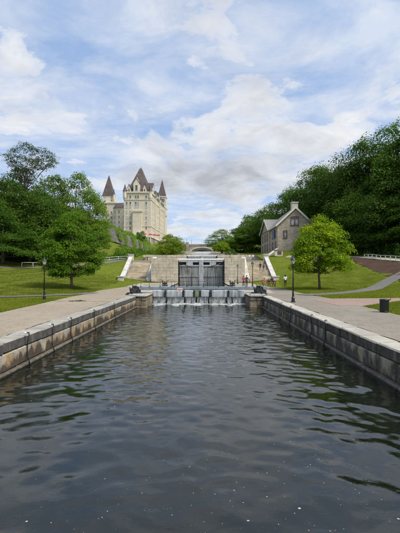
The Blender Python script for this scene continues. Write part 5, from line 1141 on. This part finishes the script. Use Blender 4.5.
# ================================================================== people
def hcol(name, c): 
    if name not in M: M[name] = m_simple(name, c, 0.8, 0.10, 12)
    return M[name]
def person(loc, rz, label, shirt, trousers, hair=(0.03, 0.02, 0.015), skin=(0.42, 0.26, 0.19), pose='stand', sc=1.0, shoes=(0.03, 0.03, 0.03), seed=0, long_hair=False, skirt=False):
    r = random.Random(seed); J = {}; s = r.uniform(-1, 1)
    if pose == 'sit':
        hip = 0.50; J.update(pel=(0, 0, hip), wai=(0, -0.03, hip+0.18), che=(0, 0.0, hip+0.38), nek=(0, 0.03, hip+0.54), hea=(0, 0.06, hip+0.66), top=(0, 0.06, hip+0.78),
          hl=(-0.09, 0.03, hip-0.02), hr=(0.09, 0.03, hip-0.02), kl=(-0.12, 0.44, 0.50), kr=(0.13, 0.42, 0.50), al=(-0.13, 0.42, 0.09), ar=(0.14, 0.36, 0.09), tl=(-0.14, 0.58, 0.035), tr=(0.15, 0.52, 0.035),
          sl=(-0.18, 0, hip+0.46), sr=(0.18, 0, hip+0.46), el=(-0.24, 0.10, hip+0.22), er=(0.24, 0.10, hip+0.22), wl=(-0.12, 0.32, hip+0.12), wr=(0.12, 0.32, hip+0.12))
    else:
        hip = 0.90; st = 0.16 if pose == 'walk' else 0.03
        J.update(pel=(0, 0, hip), wai=(0, 0.0, 1.07), che=(0, 0.0, 1.28), nek=(0, 0.01, 1.46), hea=(0, 0.03, 1.58), top=(0, 0.03, 1.70),
          hl=(-0.09, 0, hip-0.04), hr=(0.09, 0, hip-0.04), kl=(-0.10, 0.03+st*0.8, 0.49), kr=(0.10, 0.03-st*0.3, 0.49), al=(-0.11, st, 0.09), ar=(0.11, -st*1.3, 0.09+st*0.25), tl=(-0.12, st+0.15, 0.035), tr=(0.12, -st*1.3+0.15, 0.035),
          sl=(-0.18, 0, 1.38), sr=(0.18, 0, 1.38), el=(-0.24, -0.03-st*0.4, 1.11), er=(0.24, -0.03+st*0.4, 1.11), wl=(-0.24, 0.08-st*0.5, 0.87), wr=(0.24, 0.08+st*0.8, 0.88))
        if pose == 'fold': J.update(wl=(-0.06, 0.20, 1.12), wr=(0.06, 0.21, 1.09))
    rad = dict(pel=(.155, .115), wai=(.135, .10), che=(.165, .115), nek=(.058, .06), hea=(.078, .095), top=(.055, .065), hl=(.095, .10), hr=(.095, .10), kl=(.062, .065), kr=(.062, .065), al=(.042, .045), ar=(.042, .045), tl=(.042, .03), tr=(.042, .03), sl=(.072, .07), sr=(.072, .07), el=(.047, .047), er=(.047, .047), wl=(.032, .03), wr=(.032, .03))
    ks = list(J); ix = {k: i for i, k in enumerate(ks)}
    E = [('pel','wai'),('wai','che'),('che','nek'),('nek','hea'),('hea','top'),('pel','hl'),('pel','hr'),('hl','kl'),('hr','kr'),('kl','al'),('kr','ar'),('al','tl'),('ar','tr'),('che','sl'),('che','sr'),('sl','el'),('sr','er'),('el','wl'),('er','wr')]
    verts = [Vector(J[k]) for k in ks]; ed = [(ix[a], ix[b]) for a, b in E]; rr = [rad[k] for k in ks]; roots = [ix['pel']]; seg = [(a, b) for a, b in E]
    segs = [(Vector(J[a]), Vector(J[b]), a, b) for a, b in E]
    for e, w in (('el', 'wl'), ('er', 'wr')):
        d = (Vector(J[w])-Vector(J[e])).normalized(); sd = d.cross(Vector((0, 1, 0.2))).normalized(); palm = Vector(J[w])+d*0.085
        verts.append(palm); rr.append((.036, .02)); ed.append((ix[w], len(verts)-1)); segs.append((Vector(J[w]), palm+d*0.09, 'hand', 'hand'))
        for f in range(5):
            o = (f-1.7)*0.019 if f < 4 else -0.05; ln = (0.066, 0.078, 0.074, 0.058, 0.05)[f]; b0 = palm+sd*o*0.9+d*(0.0 if f < 4 else -0.035); i0 = len(verts); cr = Vector((0, 0.018, 0))
            verts += [b0, b0+d*ln*0.55+cr*0.5+sd*(0.0 if f < 4 else -0.012), b0+d*ln+cr]; rr += [(.0095, .0095), (.0085, .0085), (.0065, .0065)]; ed += [(i0, i0+1), (i0+1, i0+2)]; roots.append(i0)
    me = bpy.data.meshes.new('person_skeleton'); me.from_pydata([tuple(v) for v in verts], ed, []); ob = bpy.data.objects.new('person_skeleton', me); COL.objects.link(ob)
    md = ob.modifiers.new('skin', 'SKIN'); md.branch_smoothing = 0.4
    for i, sv in enumerate(me.skin_vertices[0].data): sv.radius = rr[i]; sv.use_root = i in roots
    ob.modifiers.new('sub', 'SUBSURF').levels = 2; ob.modifiers['sub'].render_levels = 2
    dg = bpy.context.evaluated_depsgraph_get(); bme = bpy.data.meshes.new_from_object(ob.evaluated_get(dg)); bme.name = 'person'
    bpy.data.objects.remove(ob); bpy.data.meshes.remove(me)
    for c, nm in ((skin, 'skin'), (shirt, 'shirt'), (trousers, 'trousers'), (shoes, 'shoes')): bme.materials.append(hcol('%s_%02d%02d%02d' % (nm, *(int(x*99) for x in c)), c))
    ms = []
    for p in bme.polygons:
        c = p.center; best = None
        for a, b, ka, kb in segs:
            ab = b-a; t = max(0, min(1, (c-a).dot(ab)/ab.length_squared)); d = (c-(a+ab*t)).length
            if best is None or d < best[0]: best = (d, ka, kb, t)
        _, ka, kb, t = best
        if ka in ('nek', 'hea', 'hand') or (ka == 'che' and kb == 'nek' and t > 0.75) or (ka in ('el', 'er') and True): ms.append(0)
        elif ka in ('al', 'ar'): ms.append(3)
        elif ka in ('kl', 'kr') and t > 0.9: ms.append(3)
        elif ka in ('hl', 'hr', 'kl', 'kr') or kb in ('hl', 'hr') or (ka == 'pel' and kb == 'wai' and t < 0.25): ms.append(2)
        else: ms.append(1)
    bme.polygons.foreach_set('material_index', ms); bme.polygons.foreach_set('use_smooth', [True]*len(ms))
    body = link('person', bme, None, None, loc, (0, 0, rz), (sc, sc, sc)); tag(body, label, 'person')
    hv = Vector(J['hea'])
    bm = bmesh.new(); bmesh.ops.create_uvsphere(bm, u_segments=14, v_segments=9, radius=1)
    for v in bm.verts:
        q = Vector((v.co.x*0.094, v.co.y*0.112-0.012, v.co.z*0.115+0.045))
        if v.co.y > 0.25 and v.co.z < 0.35: q = Vector((q.x*0.8, min(q.y, 0.04), max(q.z, 0.06)))
        if long_hair and v.co.z < -0.2 and v.co.y < 0.25: q.z -= 0.16
        v.co = q+hv
    me = bpy.data.meshes.new('hair'); bm.to_mesh(me); bm.free(); me.materials.append(hcol('hair_%02d%02d%02d' % tuple(int(x*99) for x in hair), hair)); me.polygons.foreach_set('use_smooth', [True]*len(me.polygons)); kid('hair', me, body)
    mb = MB()                                                     # face: eyes, nose, mouth, ears
    for sx in (-1, 1): mb.lathe([(0, -0.009), (0.009, 0), (0, 0.009)], 6, (hv.x+sx*0.032, hv.y+0.088, hv.z+0.02))
    mb.box(hv.x-0.024, hv.x+0.024, hv.y+0.080, hv.y+0.094, hv.z-0.052, hv.z-0.044); kid('eyes_and_mouth', mb.mesh('eyes_and_mouth', hcol('face_dark', (0.06, 0.03, 0.025))), body)
    mb = MB(); mb.add([hv+Vector(v) for v in ((-0.012, 0.085, -0.02), (0.012, 0.085, -0.02), (0, 0.112, -0.018), (0, 0.088, 0.025))], [(0, 2, 1), (0, 3, 2), (1, 2, 3), (0, 1, 3)])
    for sx in (-1, 1): mb.lathe([(0, -0.025), (0.014, 0), (0, 0.025)], 6, (hv.x+sx*0.083, hv.y, hv.z))
    kid('nose_and_ears', mb.mesh('nose_and_ears', hcol('skin_%02d%02d%02d' % tuple(int(x*99) for x in skin), skin)), body)
    if skirt:
        kid('skirt', MB().lathe([(0.0, 1.0), (0.15, 1.0), (0.19, 0.85), (0.24, 0.5), (0.0, 0.5)], 14).mesh('skirt', hcol('skirt_%02d' % int(trousers[0]*99), trousers), True), body)
    return body
G = 1.088
person((wpx(243.4, 0, 55.5).x, 55.5, G), R(205), 'person in a red top and dark trousers beside the pale lock wall', (0.42, 0.03, 0.06), (0.04, 0.035, 0.05), seed=1, long_hair=True)
person((wpx(246.7, 0, 55.8).x, 55.8, G), R(150), 'person in a grey jacket and maroon trousers next to the red top', (0.10, 0.10, 0.13), (0.10, 0.03, 0.04), seed=2, sc=1.05)
def stair_z(y):
    n = 30; yy = 77.3; z = 1.07; rise = (TZ-1.07)/n
    for i in range(n):
        tr = 0.36 if (i % 8) != 7 else 2.1
        if y < yy: return z
        z += rise; yy += tr
    return z
person((wpx(260.2, 0, 85.0).x, 85.0, stair_z(85.0)+0.0), R(0), 'person all in black walking up the right stairs', (0.02, 0.02, 0.025), (0.02, 0.02, 0.022), pose='walk', seed=3)
person((wpx(263.5, 0, 84.0).x, 84.0, stair_z(84.0)+0.0), R(10), 'person in blue jeans and dark top on the right stairs', (0.03, 0.03, 0.045), (0.05, 0.08, 0.17), pose='walk', seed=4)
person((wpx(285.2, 0, 56.2).x, 56.2, Hs(wpx(285.2, 0, 56.2).x, 56.2)+0.0), R(5), 'person in a white top and black trousers on the grass by the right stairs', (0.70, 0.70, 0.74), (0.02, 0.02, 0.022), seed=5, long_hair=True, sc=1.06)
bp = wpx(269.3, 0, 57.0)
bench = empty('bench', (bp.x, 57.2, G), R(176), 'wooden bench at the foot of the right balustrade', 'bench')
for k in range(4): kid('seat_slat', cbox_mesh('seat_slat', 2.2, 0.10, 0.035, 0.008, 0, M['redbrown']), bench, None, (0, -0.17+k*0.115, 0.44))
for k in range(3): kid('back_slat', cbox_mesh('back_slat', 2.2, 0.03, 0.10, 0.008, 0, M['redbrown']), bench, None, (0, -0.26-0.02*k, 0.56+k*0.13))
for sx in (-0.95, 0.95): kid('leg', MB().box(sx-0.03, sx+0.03, -0.22, -0.16, 0, 0.85).box(sx-0.03, sx+0.03, 0.13, 0.19, 0, 0.42).box(sx-0.03, sx+0.03, -0.16, 0.13, 0.36, 0.42).mesh('leg', M['black']), bench)
for i, (dx, sh, tr, lab) in enumerate(((0.75, (0.48, 0.15, 0.05), (0.30, 0.16, 0.10), 'person in an orange top sitting on the bench by the right stairs'), (0.05, (0.03, 0.03, 0.035), (0.03, 0.03, 0.035), 'person in black sitting in the middle of the bench by the right stairs'), (-0.62, (0.09, 0.025, 0.03), (0.03, 0.03, 0.04), 'person in a dark red top sitting at the lawn end of the bench'))):
    person((bp.x-dx, 57.2-0.06, G-0.02), R(176), lab, sh, tr, pose='sit', seed=10+i)
person((wpx(245.8, 0, 94.2).x, 94.2, TZ+0.01), R(160), 'person in a pink top and white trousers at the right stair head', (0.62, 0.36, 0.34), (0.62, 0.60, 0.58), seed=20, hair=(0.10, 0.05, 0.02))
person((wpx(249.5, 0, 94.5).x, 94.5, TZ+0.01), R(190), 'person in a pale top and light blue jeans at the right stair head', (0.66, 0.68, 0.72), (0.20, 0.32, 0.48), seed=21, hair=(0.12, 0.07, 0.03), pose='walk')
person((wpx(253.0, 0, 95.0).x, 95.0, TZ+0.01), R(180), 'person in a white shirt and grey trousers at the right stair head', (0.74, 0.74, 0.72), (0.16, 0.16, 0.17), seed=22, sc=1.03)
